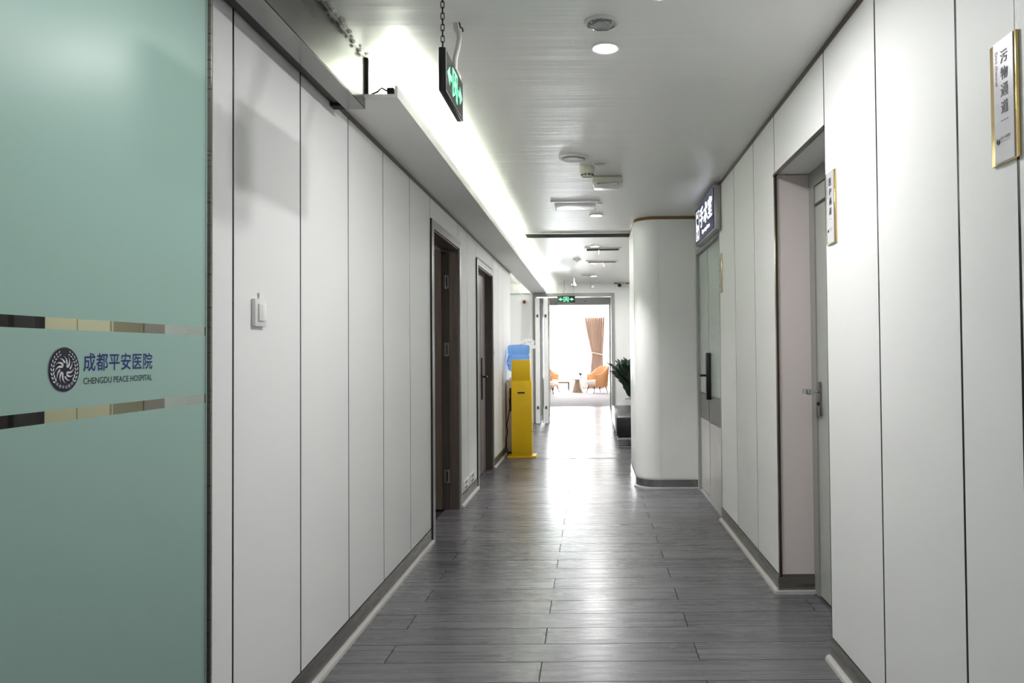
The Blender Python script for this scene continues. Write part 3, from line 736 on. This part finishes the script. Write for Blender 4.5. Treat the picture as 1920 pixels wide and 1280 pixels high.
# ------------------------------------------------------------------ wall plates, switches, sockets
t = thing('light_switch', (XL, 2.57, 1.395), 'square white light switch on the near left wall panel', 'switch')
bx('plate', XL, XL + .014, 2.526, 2.616, 1.395, 1.486, 'whiteplastic', t, bev=.003); bx('rocker', XL + .012, XL + .019, 2.546, 2.602, 1.413, 1.470, 'whiteplastic', t, bev=.002)
MB().tube([(XL + .003, 2.575, 1.487), (XL + .004, 2.578, 1.495), (XL + .003, 2.577, 1.508)], .003, 6).build('adhesive_tab', 'creamplastic', t, True)
t = thing('light_switch', (XL, 8.83, 1.26), 'small white switch beside the closed grey-brown door', 'switch')
bx('plate', XL, XL + .01, 8.76, 8.82, 1.26, 1.34, 'whiteplastic', t, bev=.002); bx('rocker', XL + .009, XL + .014, 8.77, 8.81, 1.28, 1.32, 'whiteplastic', t)
for lab, ya, yb in (('white socket low on the wall, nearer the open brown door', 6.66, 6.93), ('white socket low on the wall, nearer the closed door', 7.02, 7.27)):
    t = thing('power_socket', (XL, (ya + yb) / 2, .11), lab, 'socket', 'sockets between the brown doors')
    bx('plate', XL, XL + .008, ya, yb, .108, .20, 'whiteplastic', t, bev=.002)
    ym = (ya + yb) / 2
    sl = MB(); sl.box(XL + .008, XL + .010, ym - .05, ym - .02, .165, .185); sl.box(XL + .008, XL + .010, ym + .02, ym + .05, .165, .185); sl.box(XL + .008, XL + .010, ym - .06, ym + .06, .128, .138)
    sl.build('socket_slots', 'plug', t)

def plate(y0, y1, z0, z1, label, chars, eng, logo=True):
    """bevelled silver wall plate with gold edges on the right wall; y1 is the far (left-hand) edge"""
    t = thing('door_plate', (XR, (y0 + y1) / 2, z0), label, 'sign', 'gold-edged plates on the right wall')
    bx('backing', XR - .008, XR, y0, y1, z0, z1, 'gold', t, bev=.003)
    bx('face', XR - .011, XR - .008, y0 + .010, y1 - .024, z0 + .002, z1 - .002, 'plateface', t)
    w_ = y1 - y0; hh = z1 - z0; xo = XR - .0112
    for i, ch in enumerate(chars):
        text(ch, (xo, y0 + w_ * .40, z1 - hh * (.15 + .135 * i)), UR, UP, 'plateink', t, 'plate_character', height=.030, bold=.008, depth=.0004, center=True)
    text(eng, (xo, y0 + w_ * .73, z1 - hh * .085), V(0, 0, -1), V(0, -1, 0), 'plateink', t, 'plate_english', width=.082, height=.0115, depth=.0004)
    bx('plate_rule', xo - .0005, xo, y0 + w_ * .28, y0 + w_ * .55, z0 + hh * .335, z0 + hh * .339, 'plateink', t)
    if logo:
        b = MB(); c = V(xo, y0 + w_ * .66, z0 + hh * .18)
        for r in (.0065, .0035): b.tube([c + V(-.0003, r * math.cos(a), r * math.sin(a)) for a in (2 * PI * k / 20 for k in range(20))], .0008, 4, True)
        b.build('plate_emblem', 'plateink', t)
        text('成都平安医院', (xo, y0 + w_ * .585, z0 + hh * .185), UR, UP, 'plateink', t, 'plate_small_lettering', width=.045, height=.008, depth=.0004)
        text('CHENGDU PEACE HOSPITAL', (xo, y0 + w_ * .585, z0 + hh * .165), UR, UP, 'plateink', t, 'plate_small_lettering', width=.045, height=.0026, depth=.0004)
plate(1.779, 1.899, 1.744, 2.042, 'silver plate reading Dirt channel at the right edge of the view', '污物通道', 'Dirt channel')
plate(3.117, 3.240, 1.738, 2.036, 'silver plate with gold edge beside the alcove door', '医护通道', 'Medical channel')
plate(5.835, 5.955, 1.742, 2.040, 'narrow-looking silver plate just before the glass double door', '手术室', 'Operating room')

# blue light-box sign above the double door
t = thing('lightbox_sign', (.97, 6.35, 2.22), 'blue lit box sign reading Operating Room above the glass double door', 'sign')
bx('case', .945, XR - .004, 5.85, 6.875, 2.225, 2.565, 'signcase', t, bev=.004)
bx('face', .939, .946, 5.862, 6.862, 2.236, 2.548, 'signblue', t)
xo = .939
fr = MB()
def rectline(b, ya, yb, za, zb, w_, x):   # outlined rectangle on the sign face
    b.box(x - .001, x, ya, yb, za, za + w_); b.box(x - .001, x, ya, yb, zb - w_, zb); b.box(x - .001, x, ya, ya + w_, za + w_, zb - w_); b.box(x - .001, x, yb - w_, yb, za + w_, zb - w_)
rectline(fr, 6.63, 6.81, 2.265, 2.515, .008, xo)
fr.build('icon_frame', 'signlit', t)
ic = MB()   # patient on a table under a lamp
ic.prism([(-.03, .0), (.03, 0), (.022, .035), (-.022, .035)], (xo, 6.73, 2.455), UR, UP, .001)
ic.build('lamp_symbol', 'signlit', t); ic = MB()
ic.prism([(-.065, 0), (.065, 0), (.065, .016), (-.065, .016)], (xo, 6.72, 2.345), UR, UP, .001)
ic.build('table_symbol', 'signlit', t); ic = MB()
ic.prism([(-.05, 0), (.04, 0), (.05, .022), (-.04, .03)], (xo, 6.715, 2.366), UR, UP, .001)
ic.prism([(.018 * math.cos(2 * PI * k / 14), .018 * math.sin(2 * PI * k / 14)) for k in range(14)], (xo, 6.778, 2.40), UR, UP, .001)
ic.build('patient_symbol', 'signlit', t); ic = MB()
ic.prism([(-.012, 0), (.012, 0), (.012, .05), (-.012, .05)], (xo, 6.72, 2.292), UR, UP, .001); ic.prism([(-.05, 0), (.05, 0), (.05, .012), (-.05, .012)], (xo, 6.72, 2.284), UR, UP, .001)
ic.build('pedestal_symbol', 'signlit', t)
text('手术室', (xo, 6.575, 2.345), UR, UP, 'signlit', t, 'sign_characters', width=.64, height=.165, bold=.02, depth=.001, spacing=1.08)
text('Operating', (xo, 6.46, 2.272), UR, UP, 'signlit', t, 'sign_english', width=.24, height=.042, bold=.012, depth=.001)
text('Room', (xo, 6.195, 2.281), UR, UP, 'signlit', t, 'sign_english', width=.14, height=.033, bold=.012, depth=.001)

# ------------------------------------------------------------------ exit signs
def exit_glyphs(t, o, U, wid, hei):
    """arrow, running figure in a doorway, second arrow, on a face wid x hei with its lower-left corner at o"""
    o = Vector(o); b = MB()
    def P(pts): b.prism([(x * wid, y * hei) for x, y in pts], o, U, UP, .001)
    P([(.07, .5), (.20, .74), (.20, .58), (.30, .58), (.30, .42), (.20, .42), (.20, .26)])
    b.build('arrow', 'exitgreen', t); b = MB()
    P([(.36, .12), (.36, .80), (.395, .80), (.395, .12)]); P([(.36, .88), (.64, .88), (.64, .80), (.36, .80)]); P([(.605, .12), (.605, .80), (.64, .80), (.64, .12)])
    b.build('doorway_symbol', 'exitgreen', t); b = MB()
    P([(.50 + .035 * math.cos(2 * PI * k / 12), .70 + .09 * math.sin(2 * PI * k / 12)) for k in range(12)])
    P([(.46, .60), (.53, .62), (.545, .42), (.49, .38)]); P([(.46, .60), (.42, .46), (.44, .42), (.48, .54)]); P([(.53, .62), (.57, .50), (.60, .52), (.545, .64)])
    P([(.49, .40), (.46, .28), (.40, .22), (.405, .16), (.48, .24), (.52, .38)]); P([(.52, .40), (.57, .30), (.56, .14), (.585, .14), (.60, .32), (.545, .44)])
    b.build('running_figure', 'exitgreen', t); b = MB()
    P([(.70, .58), (.70, .42), (.80, .42), (.80, .26), (.93, .5), (.80, .74), (.80, .58)])
    b.build('arrow', 'exitgreen', t)

def chain(b, x, y, z0, z1, L_=.024, r=.0018):
    z = z0; k = 0
    while z < z1 - .004:
        a = V(1, 0, 0) if k % 2 else V(0, 1, 0)
        w_ = .0055; hl = L_ / 2 - w_
        pts = [V(x, y, z + L_ / 2) + a * (w_ * math.cos(p)) + UP * (w_ * math.sin(p) + (hl if math.sin(p) >= 0 else -hl)) for p in (2 * PI * (i + .5) / 12 for i in range(12))]
        b.tube(pts, r, 5, True); z += L_ - 2.6 * r; k += 1
t = thing('exit_sign', (-.486, 2.72, 2.17), 'black hanging exit sign seen edge-on, chain and conduit to the ceiling', 'exit sign')
bx('case', -.4985, -.4765, 2.55, 2.90, 2.172, 2.320, 'exitblack', t, bev=.004)
bx('face', -.4768, -.4745, 2.556, 2.894, 2.180, 2.314, 'exitface', t)
bx('face_frame', -.476, -.4738, 2.552, 2.556, 2.176, 2.318, 'base', t); bx('face_frame', -.476, -.4738, 2.552, 2.898, 2.174, 2.178, 'base', t)
exit_glyphs(t, (-.4745, 2.556, 2.180), UL, .338, .134)
b = MB(); chain(b, -.488, 2.57, 2.322, ZC); b.build('chain', 'black', t, True)
MB().lathe((-.488, 2.57, 2.318), [(.006, 0), (.006, .006), (.002, .01)], 10).build('eyelet', 'black', t, True)
MB().tube([(-.520, 3.0, ZC), (-.518, 3.0, 2.57), (-.505, 2.99, 2.545), (-.500, 2.975, 2.52), (-.503, 2.95, 2.47), (-.510, 2.93, 2.42), (-.505, 2.90, 2.37), (-.490, 2.885, 2.34), (-.488, 2.88, 2.318)], .010, 10).build('conduit', 'conduit', t, True)
MB().tube([(-.503, 2.99, ZC), (-.498, 2.99, 2.57), (-.49, 2.985, 2.565), (-.487, 2.98, 2.55)], .003, 6).build('loose_wire', 'black', t, True)
t = thing('exit_sign', (-.44, 13.9, 2.19), 'green-lit exit sign hanging in front of the far doorway', 'exit sign')
ys = 13.9
bx('case', -.602, -.278, ys, ys + .025, 2.19, 2.318, 'exitblack', t, bev=.004)
bx('face', -.598, -.282, ys - .002, ys + .001, 2.195, 2.313, 'exitface', t)
exit_glyphs(t, (-.598, ys - .002, 2.195), UC, .316, .118)
for x in (-.58, -.30): MB().cyl((x, ys + .012, 2.318), (x, ys + .012, ZC), .0016, None, 6).build('hanging_wire', 'steel', t)
MB().tube([(-.47, ys + .012, 2.318), (-.485, ys + .01, 2.38), (-.46, ys + .012, 2.44), (-.475, ys + .012, 2.5), (-.47, ys + .012, ZC)], .005, 6).build('conduit', 'grille', t, True)

# ------------------------------------------------------------------ ceiling fittings
def downlight(loc, label, power, r=.06, lit=True, group='round ceiling downlights', spread=None):
    x, y = loc
    t = thing('downlight', (x, y, ZC - .012), label, 'downlight', group)
    b = MB(); n = 40; vs = []; prof = ((r, 0), (r * 1.0, -.006), (r * .94, -.010), (r * .84, -.008), (r * .84, 0))
    for q_, z in prof: vs += [(x + q_ * math.cos(2 * PI * k / n), y + q_ * math.sin(2 * PI * k / n), ZC + z) for k in range(n)]
    b.add(vs, [(j * n + k, j * n + (k + 1) % n, (j + 1) * n + (k + 1) % n, (j + 1) * n + k) for j in range(4) for k in range(n)])
    b.build('trim_ring', 'whiteplastic', t, True)
    MB().cyl((x, y, ZC - .006), (x, y, ZC), r * .84, None, n).build('diffuser', 'lampface' if lit else 'lampoff', t)
    if lit and power:
        area_light('downlight_lamp', (x, y, ZC - .016), r * 1.7, power, (1, .988, .985), (0, 0, 0), t, spread=spread)
    return t
downlight((.072, 3.246), 'bright lit round downlight nearest, behind the wrapped speaker', DOWN_W * .125)
downlight((.26, 2.74), 'downlight just out of view above the exit sign side', DOWN_W * .11)
downlight((.060, 7.257), 'lit downlight just past the square ceiling hatch', DOWN_W * .085, .065, spread=math.radians(62))
downlight((.055, 9.379), 'small downlight before the first pull-tab grille', DOWN_W * .08, .06)
downlight((.048, 11.18), 'lit downlight beside the second pull-tab grille', DOWN_W * .22, .06)
downlight((.054, 13.06), 'lit downlight farthest along, near the cone sensor', DOWN_W * .2, .06)
downlight((.072, -.75), 'unseen downlight added behind the camera', DOWN_W * .08)  # unseen lamp, added to light the near corridor from behind
downlight((.072, -2.9), 'rearmost unseen downlight added behind the camera', DOWN_W * .08)  # another unseen lamp added for light from behind
downlight((-2.2, 12.4), 'downlight in the recess left of the water cooler', DOWN_W * .28)
downlight((-2.0, 1.6), 'downlight in the room behind the frosted glass', DOWN_W * .18)
downlight((-2.35, 3.1), 'added downlight above the cupboards behind the frosted glass', DOWN_W * .2)  # lamp added so the cupboards show through the clear stripes
downlight((-2.4, 5.5), 'added unseen downlight in the room behind the open brown door', DOWN_W * .18)  # unseen lamp, added to brighten the open door leaf

t = thing('ceiling_speaker', (.051, 2.992, ZC - .02), 'round ceiling fitting still wrapped in crinkled clear plastic, nearest', 'ceiling speaker')
MB().lathe((.051, 2.992, ZC), [(.066, 0), (.066, -.008), (.058, -.013), (.05, -.010), (.044, -.004), (.02, -.006), (.002, -.006)], 40).build('body', 'lampoff', t, True)
MB().lathe((.053, 2.99, ZC - .009), [(.036, .004), (.036, -.002), (.01, -.003)], 32).build('grille_disc', 'grille', t, True)
wp = MB()
for k in range(7):
    a = 2 * PI * k / 7 + .3; q_ = .055
    p0 = V(.051 + q_ * math.cos(a), 2.992 + q_ * math.sin(a), ZC - .013); p1 = V(.051 + q_ * math.cos(a + 1.6), 2.992 + q_ * math.sin(a + 1.6), ZC - .014)
    mdl = (p0 + p1) / 2 + V(random.uniform(-.01, .01), random.uniform(-.01, .01), -.004)
    wp.tube([p0, mdl, p1], .0022, 5)
wp.build('plastic_wrap', 'chrome', t, True)
t = thing('ceiling_speaker', (-.106, 5.095, ZC - .02), 'round perforated ceiling speaker beside the smoke detector', 'ceiling speaker')
MB().lathe((-.106, 5.095, ZC), [(.098, 0), (.098, -.006), (.09, -.012), (.08, -.010)], 48).build('rim', 'whiteplastic', t, True)
MB().lathe((-.106, 5.095, ZC - .008), [(.08, 0), (.075, -.006), (.04, -.010), (.005, -.011)], 40).build('mesh_grille', 'grille', t, True)
sl = MB()
for k in range(-4, 5):
    w_ = math.sqrt(max(0, .07 ** 2 - (k * .016) ** 2)); sl.box(-.106 - w_, -.106 + w_, 5.095 + k * .016 - .002, 5.095 + k * .016 + .002, ZC - .021, ZC - .014)
sl.build('grille_ribs', 'lampoff', t)
t = thing('unlit_downlight', (.072, 5.246, ZC - .012), 'small white round unlit downlight above the emergency light', 'vent')  # downlight that is switched off: ring with a grey insert
MB().lathe((.072, 5.246, ZC), [(.06, 0), (.06, -.006), (.053, -.010), (.045, -.008), (.042, 0)], 40).build('ring', 'whiteplastic', t, True)
MB().lathe((.072, 5.246, ZC), [(.042, -.001), (.041, -.0045), (.01, -.005)], 30).build('insert', 'grille', t, True)
t = thing('smoke_detector', (-.015, 5.35, ZC - .08), 'cream smoke detector with dark vents under the ceiling', 'smoke detector')
MB().lathe((-.015, 5.35, ZC), [(.05, 0), (.052, -.01), (.052, -.034), (.046, -.048), (.04, -.05), (.04, -.072), (.03, -.08), (.004, -.082)], 36).build('body', 'creamplastic', t, True)
for k in range(10):
    a = 2 * PI * k / 10; c0 = V(-.015 + .0405 * math.cos(a), 5.35 + .0405 * math.sin(a), ZC - .061)
    MB().tube([c0 + V(-math.sin(a), math.cos(a), 0) * -.008, c0 + V(-math.sin(a), math.cos(a), 0) * .008], .0055, 6).build('vent_slot', 'black', t)
t = thing('emergency_light', (.13, 5.75, ZC - .07), 'boxy cream emergency light fixed to the ceiling', 'emergency light')
bx('housing', .02, .245, 5.63, 5.80, ZC - .055, ZC, 'creamplastic', t, bev=.02)
bx('lens', .03, .235, 5.615, 5.79, ZC - .078, ZC - .045, 'whiteplastic', t, bev=.014)
bx('lamp_bar', .055, .20, 5.612, 5.617, ZC - .068, ZC - .054, 'chrome', t, bev=.002); bx('indicator', .205, .212, 5.612, 5.616, ZC - .07, ZC - .05, 'grille', t)
t = thing('access_hatch', (-.12, 6.76, ZC - .01), 'square white ceiling access hatch with open frame', 'hatch')
fr = MB(); fr.box(-.335, .085, 6.55, 6.58, ZC - .012, ZC); fr.box(-.335, .085, 6.94, 6.97, ZC - .012, ZC); fr.box(-.335, -.305, 6.58, 6.94, ZC - .012, ZC); fr.box(.055, .085, 6.58, 6.94, ZC - .012, ZC)
fr.build('frame', 'whiteplastic', t); bx('lid', -.300, .05, 6.585, 6.935, ZC - .011, ZC, 'whiteplastic', t, bev=.002); bx('latch', .065, .11, 6.60, 6.66, ZC - .018, ZC - .010, 'whiteplastic', t, bev=.003)
def slot_vent(x0, x1, y0, y1, label, n, tab=None, group=None):
    t = thing('air_vent', ((x0 + x1) / 2, (y0 + y1) / 2, ZC - .012), label, 'vent', group)
    fr = MB(); w_ = .028
    fr.box(x0, x1, y0, y0 + w_, ZC - .012, ZC); fr.box(x0, x1, y1 - w_, y1, ZC - .012, ZC); fr.box(x0, x0 + w_, y0 + w_, y1 - w_, ZC - .012, ZC); fr.box(x1 - w_, x1, y0 + w_, y1 - w_, ZC - .012, ZC)
    fr.build('frame', 'whiteplastic', t); bx('duct', x0 + w_, x1 - w_, y0 + w_, y1 - w_, ZC - .002, ZC, 'doorband', t)
    for k in range(n):
        y = y0 + w_ + (y1 - y0 - 2 * w_) * (k + .5) / n
        MB().add([(x0 + w_, y - .008, ZC - .012), (x1 - w_, y - .008, ZC - .012), (x1 - w_, y + .010, ZC - .002), (x0 + w_, y + .010, ZC - .002), (x0 + w_, y - .006, ZC - .013), (x1 - w_, y - .006, ZC - .013), (x1 - w_, y + .012, ZC - .003), (x0 + w_, y + .012, ZC - .003)],
                 [(0, 1, 2, 3), (7, 6, 5, 4), (0, 4, 5, 1), (3, 2, 6, 7), (0, 3, 7, 4), (1, 5, 6, 2)]).build('slat', 'grille', t)
    if tab:
        MB().tube([(tab, y0 + .06, ZC - .012), (tab - .004, y0 + .055, ZC - .05), (tab - .008, y0 + .05, ZC - .085)], .005, 6).build('pull_tab', 'grille', t, True)
slot_vent(-.73, .62, 8.29, 8.63, 'long linear air vent across the ceiling left of the column', 7)
slot_vent(-.07, .385, 9.50, 9.76, 'short grille with hanging tab, first past the long vent', 6, .11, 'short ceiling grilles with tabs')
slot_vent(-.06, .39, 10.86, 11.06, 'short grille with hanging tab, second past the long vent', 5, .2, 'short ceiling grilles with tabs')
t = thing('ceiling_sensor', (-.183, 10.7, ZC - .03), 'small white round ceiling sensor left of the grilles', 'sensor')
MB().lathe((-.183, 10.7, ZC), [(.055, 0), (.055, -.01), (.03, -.02), (.012, -.035), (.002, -.036)], 28).build('body', 'whiteplastic', t, True); MB().lathe((-.183, 10.7, ZC - .034), [(.006, 0), (.006, -.012), (.001, -.013)], 10).build('probe', 'chrome', t, True)
t = thing('ceiling_speaker', (-.062, 12.87, ZC - .015), 'distant grey round ceiling speaker beside the farthest downlight', 'ceiling speaker')
MB().lathe((-.062, 12.87, ZC), [(.095, 0), (.095, -.008), (.08, -.012)], 32).build('rim', 'whiteplastic', t, True); MB().lathe((-.062, 12.87, ZC - .006), [(.08, 0), (.078, -.008), (.01, -.01)], 28).build('mesh_grille', 'grille', t, True)
t = thing('cone_sensor', (-.289, 13.2, ZC - .17), 'grey cone-shaped detector hanging below the far ceiling', 'detector')
MB().lathe((-.289, 13.2, ZC), [(.05, 0), (.05, -.012), (.02, -.02), (.018, -.07), (.03, -.10), (.048, -.135), (.045, -.155), (.02, -.168), (.002, -.17)], 28).build('body', 'lampoff', t, True)
MB().lathe((-.289, 13.2, ZC - .15), [(.047, 0), (.04, -.01), (.012, -.021)], 24).build('sensor_face', 'grille', t, True)
t = thing('header_sensor', (.04, YE, 2.52), 'small white round fitting on the strip above the far doorway', 'sensor')
MB().cyl((.04, YE, 2.525), (.04, YE - .02, 2.525), .05, .045, 28).build('body', 'whiteplastic', t, True); MB().cyl((.04, YE - .02, 2.525), (.04, YE - .026, 2.525), .03, .026, 24).build('lens', 'lampoff', t, True)
t = thing('header_camera', (-.13, 18.5, 2.51), 'tiny sensor on the beam above the lounge entrance', 'sensor')
bx('body', -.17, -.09, 18.47, 18.5, 2.50, 2.54, 'whiteplastic', t, bev=.006); MB().cyl((-.13, 18.47, 2.52), (-.13, 18.465, 2.52), .012, None, 14).build('lens', 'black', t)
# CCTV camera on the end wall
t = thing('cctv_camera', (.53, YE - .1, 2.5), 'white security camera with black lens on the far right wall', 'camera')
bx('mount', .54, .66, YE - .04, YE, 2.535, ZC, 'whiteplastic', t, bev=.01)
MB().cyl((.56, YE - .03, 2.56), (.535, YE - .16, 2.53), .045, .042, 24).build('body', 'whiteplastic', t, True)
MB().cyl((.535, YE - .16, 2.53), (.532, YE - .172, 2.527), .036, .030, 24).build('lens', 'black', t, True)
# fire alarm on the end wall
t = thing('fire_alarm', (-1.21, YE - .03, 2.19), 'round red fire alarm button on white plate beyond the left wall', 'alarm')
MB().cyl((-1.235, YE, 2.245), (-1.235, YE - .015, 2.245), .065, .06, 32).build('base_plate', 'whiteplastic', t, True); MB().cyl((-1.235, YE - .015, 2.245), (-1.235, YE - .045, 2.245), .032, .028, 24).build('button', 'red', t, True)

# ------------------------------------------------------------------ yellow donation-style box
t = thing('yellow_box_stand', (-.87, 9.68, 0), 'tall narrow yellow metal box with a dark slot by the left wall', 'box')
KY = 9.60
bx('foot_plate', -1.05, -.695, KY, KY + .26, 0, .022, 'yellow', t, bev=.003)
bx('body', -.995, -.745, KY + .008, KY + .2, .022, .955, 'yellow', t, bev=.004)
bx('head', -.992, -.762, KY + .012, KY + .19, .955, 1.212, 'yellow', t, bev=.006)
bx('front_panel', -.985, -.757, KY + .004, KY + .012, .05, .93, 'yellow', t, bev=.002)
bx('slot', -.918, -.828, KY + .0, KY + .0045, .797, .813, 'darkhole', t)
MB().cyl((-.745, KY + .1, .32), (-.728, KY + .1, .32), .014, None, 14).build('lock', 'chrome', t, True)

# ------------------------------------------------------------------ water cooler with bottle, cable
t = thing('water_cooler', (-.95, 10.1, 0), 'beige water dispenser standing behind the yellow box', 'water dispenser')
bx('body', -1.09, -.80, 9.93, 10.24, .03, .955, 'cooler', t, bev=.012)
bx('front_recess', -1.05, -.84, 9.925, 9.932, .55, .85, 'darkhole', t); bx('base', -1.08, -.81, 9.94, 10.23, 0, .03, 'black', t)
MB().lathe((-.945, 10.085, .955), [(.12, 0), (.12, .02), (.08, .03), (.05, .03)], 32).build('collar', 'whiteplastic', t, True)
for x in (-.99, -.90): MB().cyl((x, 9.925, .80), (x, 9.89, .79), .012, None, 12).build('tap', 'chrome', t, True)
t = thing('water_bottle', (-.945, 10.085, .985), 'blue translucent water bottle upturned on the dispenser', 'bottle')
MB().lathe((-.945, 10.085, .985), [(.028, .004), (.03, .03), (.06, .05), (.13, .09), (.142, .11), (.142, .16), (.134, .17), (.134, .19), (.142, .20), (.142, .27), (.134, .28), (.134, .30), (.142, .31), (.144, .39), (.13, .415), (.05, .42)], 40).build('shell', 'bottle', t, True)
MB().tube([(-1.07, 10.0, 1.13), (-1.082, 9.985, 1.16), (-1.082, 9.985, 1.20), (-1.07, 10.0, 1.24)], .008, 8).build('grip', 'bottle', t, True)
MB().cyl((-.945, 10.085, .987), (-.945, 10.085, .995), .034, None, 20).build('cap', 'blueink', t, True)
tag(MB().tube([(-1.03, 9.915, .78), (-1.05, 9.91, .70), (-1.045, 9.905, .6), (-1.06, 9.9, .5), (-1.085, 9.88, .38), (-1.07, 9.87, .3), (-1.09, 9.86, .2), (-1.085, 9.85, .1), (-1.06, 9.87, .012), (-1.02, 9.89, .008), (-1.0, 9.90, .008)], .006, 8).build('power_cable', 'rubber', None, True), 'black power cable hanging down behind the yellow box', 'cable')
t = thing('side_cabinet', (-1.2, 12.6, 0), 'low white cabinet hidden behind the water cooler', 'cabinet')
bx('body', -1.45, -1.0, 12.4, 12.8, 0, .85, 'pot', t, bev=.006); bx('door', -1.44, -1.01, 12.39, 12.4, .05, .83, 'pot', t)
t = thing('white_orchid', (-1.12, 12.55, .85), 'white orchid blooming above the blue water bottle', 'flower')
MB().lathe((-1.12, 12.55, .85), [(.05, 0), (.07, .12), (.06, .12)], 20).build('pot', 'pot', t, True)
st = [(-1.12, 12.55, .95), (-1.13, 12.55, 1.2), (-1.12, 12.54, 1.38), (-1.06, 12.53, 1.47), (-.99, 12.52, 1.48), (-.94, 12.52, 1.44)]
MB().tube(st, .004, 6).build('stem', 'stem', t, True)
for p in [(-1.14, 12.52, 1.42), (-1.12, 12.5, 1.49), (-1.06, 12.5, 1.52), (-1.02, 12.5, 1.46), (-.98, 12.5, 1.52), (-.94, 12.5, 1.47), (-.93, 12.5, 1.40), (-1.08, 12.5, 1.44)]:
    b = MB(); c = Vector(p)
    for k in range(5):
        a = PI / 2 + 2 * PI * k / 5 + random.uniform(-.2, .2); dr = V(math.cos(a), -.25, math.sin(a)).normalized(); sd = V(-math.sin(a), 0, math.cos(a))
        q_ = [c, c + dr * .016, c + dr * .032, c + dr * .042]; wd = (.004, .014, .016, .003)
        b.add([x_ + sd * w_ for x_, w_ in zip(q_, wd)] + [x_ - sd * w_ for x_, w_ in zip(q_, wd)], [(i, i + 1, 5 + i, 4 + i) for i in range(3)])
    b.build('blossom', 'petal', t, True)

# ------------------------------------------------------------------ bench and plant on the right
t = thing('leather_bench', (.62, 11.5, 0), 'black leather bench on chrome legs behind the column', 'bench')
bx('seat', .335, .93, 10.42, 12.7, .165, .425, 'blackleather', t, bev=.02)
bx('seat_plate', .35, .92, 10.45, 12.67, .145, .165, 'black', t)
for y in (10.50, 12.55):
    lg_ = MB(); lg_.tube([(.36, y, .145), (.36, y, .016), (.90, y, .016), (.90, y, .145)], .014, 8); lg_.build('leg_frame', 'chrome', t, True)
lg_ = MB(); lg_.box(.34, .92, 10.44, 10.46, .118, .145); lg_.build('apron', 'chrome', t)
t = thing('potted_plant', (.76, 13.3, 0), 'dark leafy zamioculcas in a white planter behind the bench', 'plant')
px_, py_ = .74, 13.25
pt = MB(); pt.add([(px_ + sx * w_, py_ + sy * w_, z) for z, w_ in ((0, .15), (.50, .19), (.50, .17), (.44, .165)) for sx, sy in ((-1, -1), (1, -1), (1, 1), (-1, 1))],
    [(3, 2, 1, 0)] + [(4 * j + k, 4 * j + (k + 1) % 4, 4 * j + 4 + (k + 1) % 4, 4 * j + 4 + k) for j in range(3) for k in range(4)])
pt.build('planter', 'pot', t); bx('soil', px_ - .165, px_ + .165, py_ - .165, py_ + .165, .42, .45, 'soil', t)
for k in range(38):
    a = PI + random.uniform(-1.7, 1.7) if k < 32 else random.uniform(-1, 1); ln = random.uniform(.48, .74); lean = random.uniform(.12, .62) if k < 32 else random.uniform(.05, .2)
    dr = V(math.cos(a), math.sin(a), 0); c0 = V(px_, py_, .44) + dr * random.uniform(.02, .08)
    pts = [c0 + dr * (lean * ln * u ** 1.6) + UP * (ln * (u - .22 * lean * u * u)) for u in (i / 12 for i in range(13))]
    b = MB(); b.tube(pts, .008, 6, taper=lambda u: 1 - .7 * u)
    side = V(-dr.y, dr.x, 0)
    for i in range(2, 13):
        for sg in (-1, 1):
            p = pts[i]; tg = (pts[min(i + 1, 12)] - pts[i - 1]).normalized()
            ax = (side * sg * .8 + tg * .75 + UP * random.uniform(-.1, .25)).normalized(); nn = ax.cross(tg).normalized(); wv = ax.cross(nn).normalized()
            L_ = random.uniform(.10, .14) * (1.1 - .3 * abs(i / 12 - .6))
            q_ = [p + ax * (L_ * u) for u in (0, .3, .65, 1)]; wd = (.004, .03, .028, .001)
            b.add([x_ + wv * w_ for x_, w_ in zip(q_, wd)] + [x_ - wv * w_ + nn * .003 for x_, w_ in zip(q_, wd)], [(j, j + 1, 5 + j, 4 + j) for j in range(3)])
    b.build('frond', 'leafgreen', t, True)
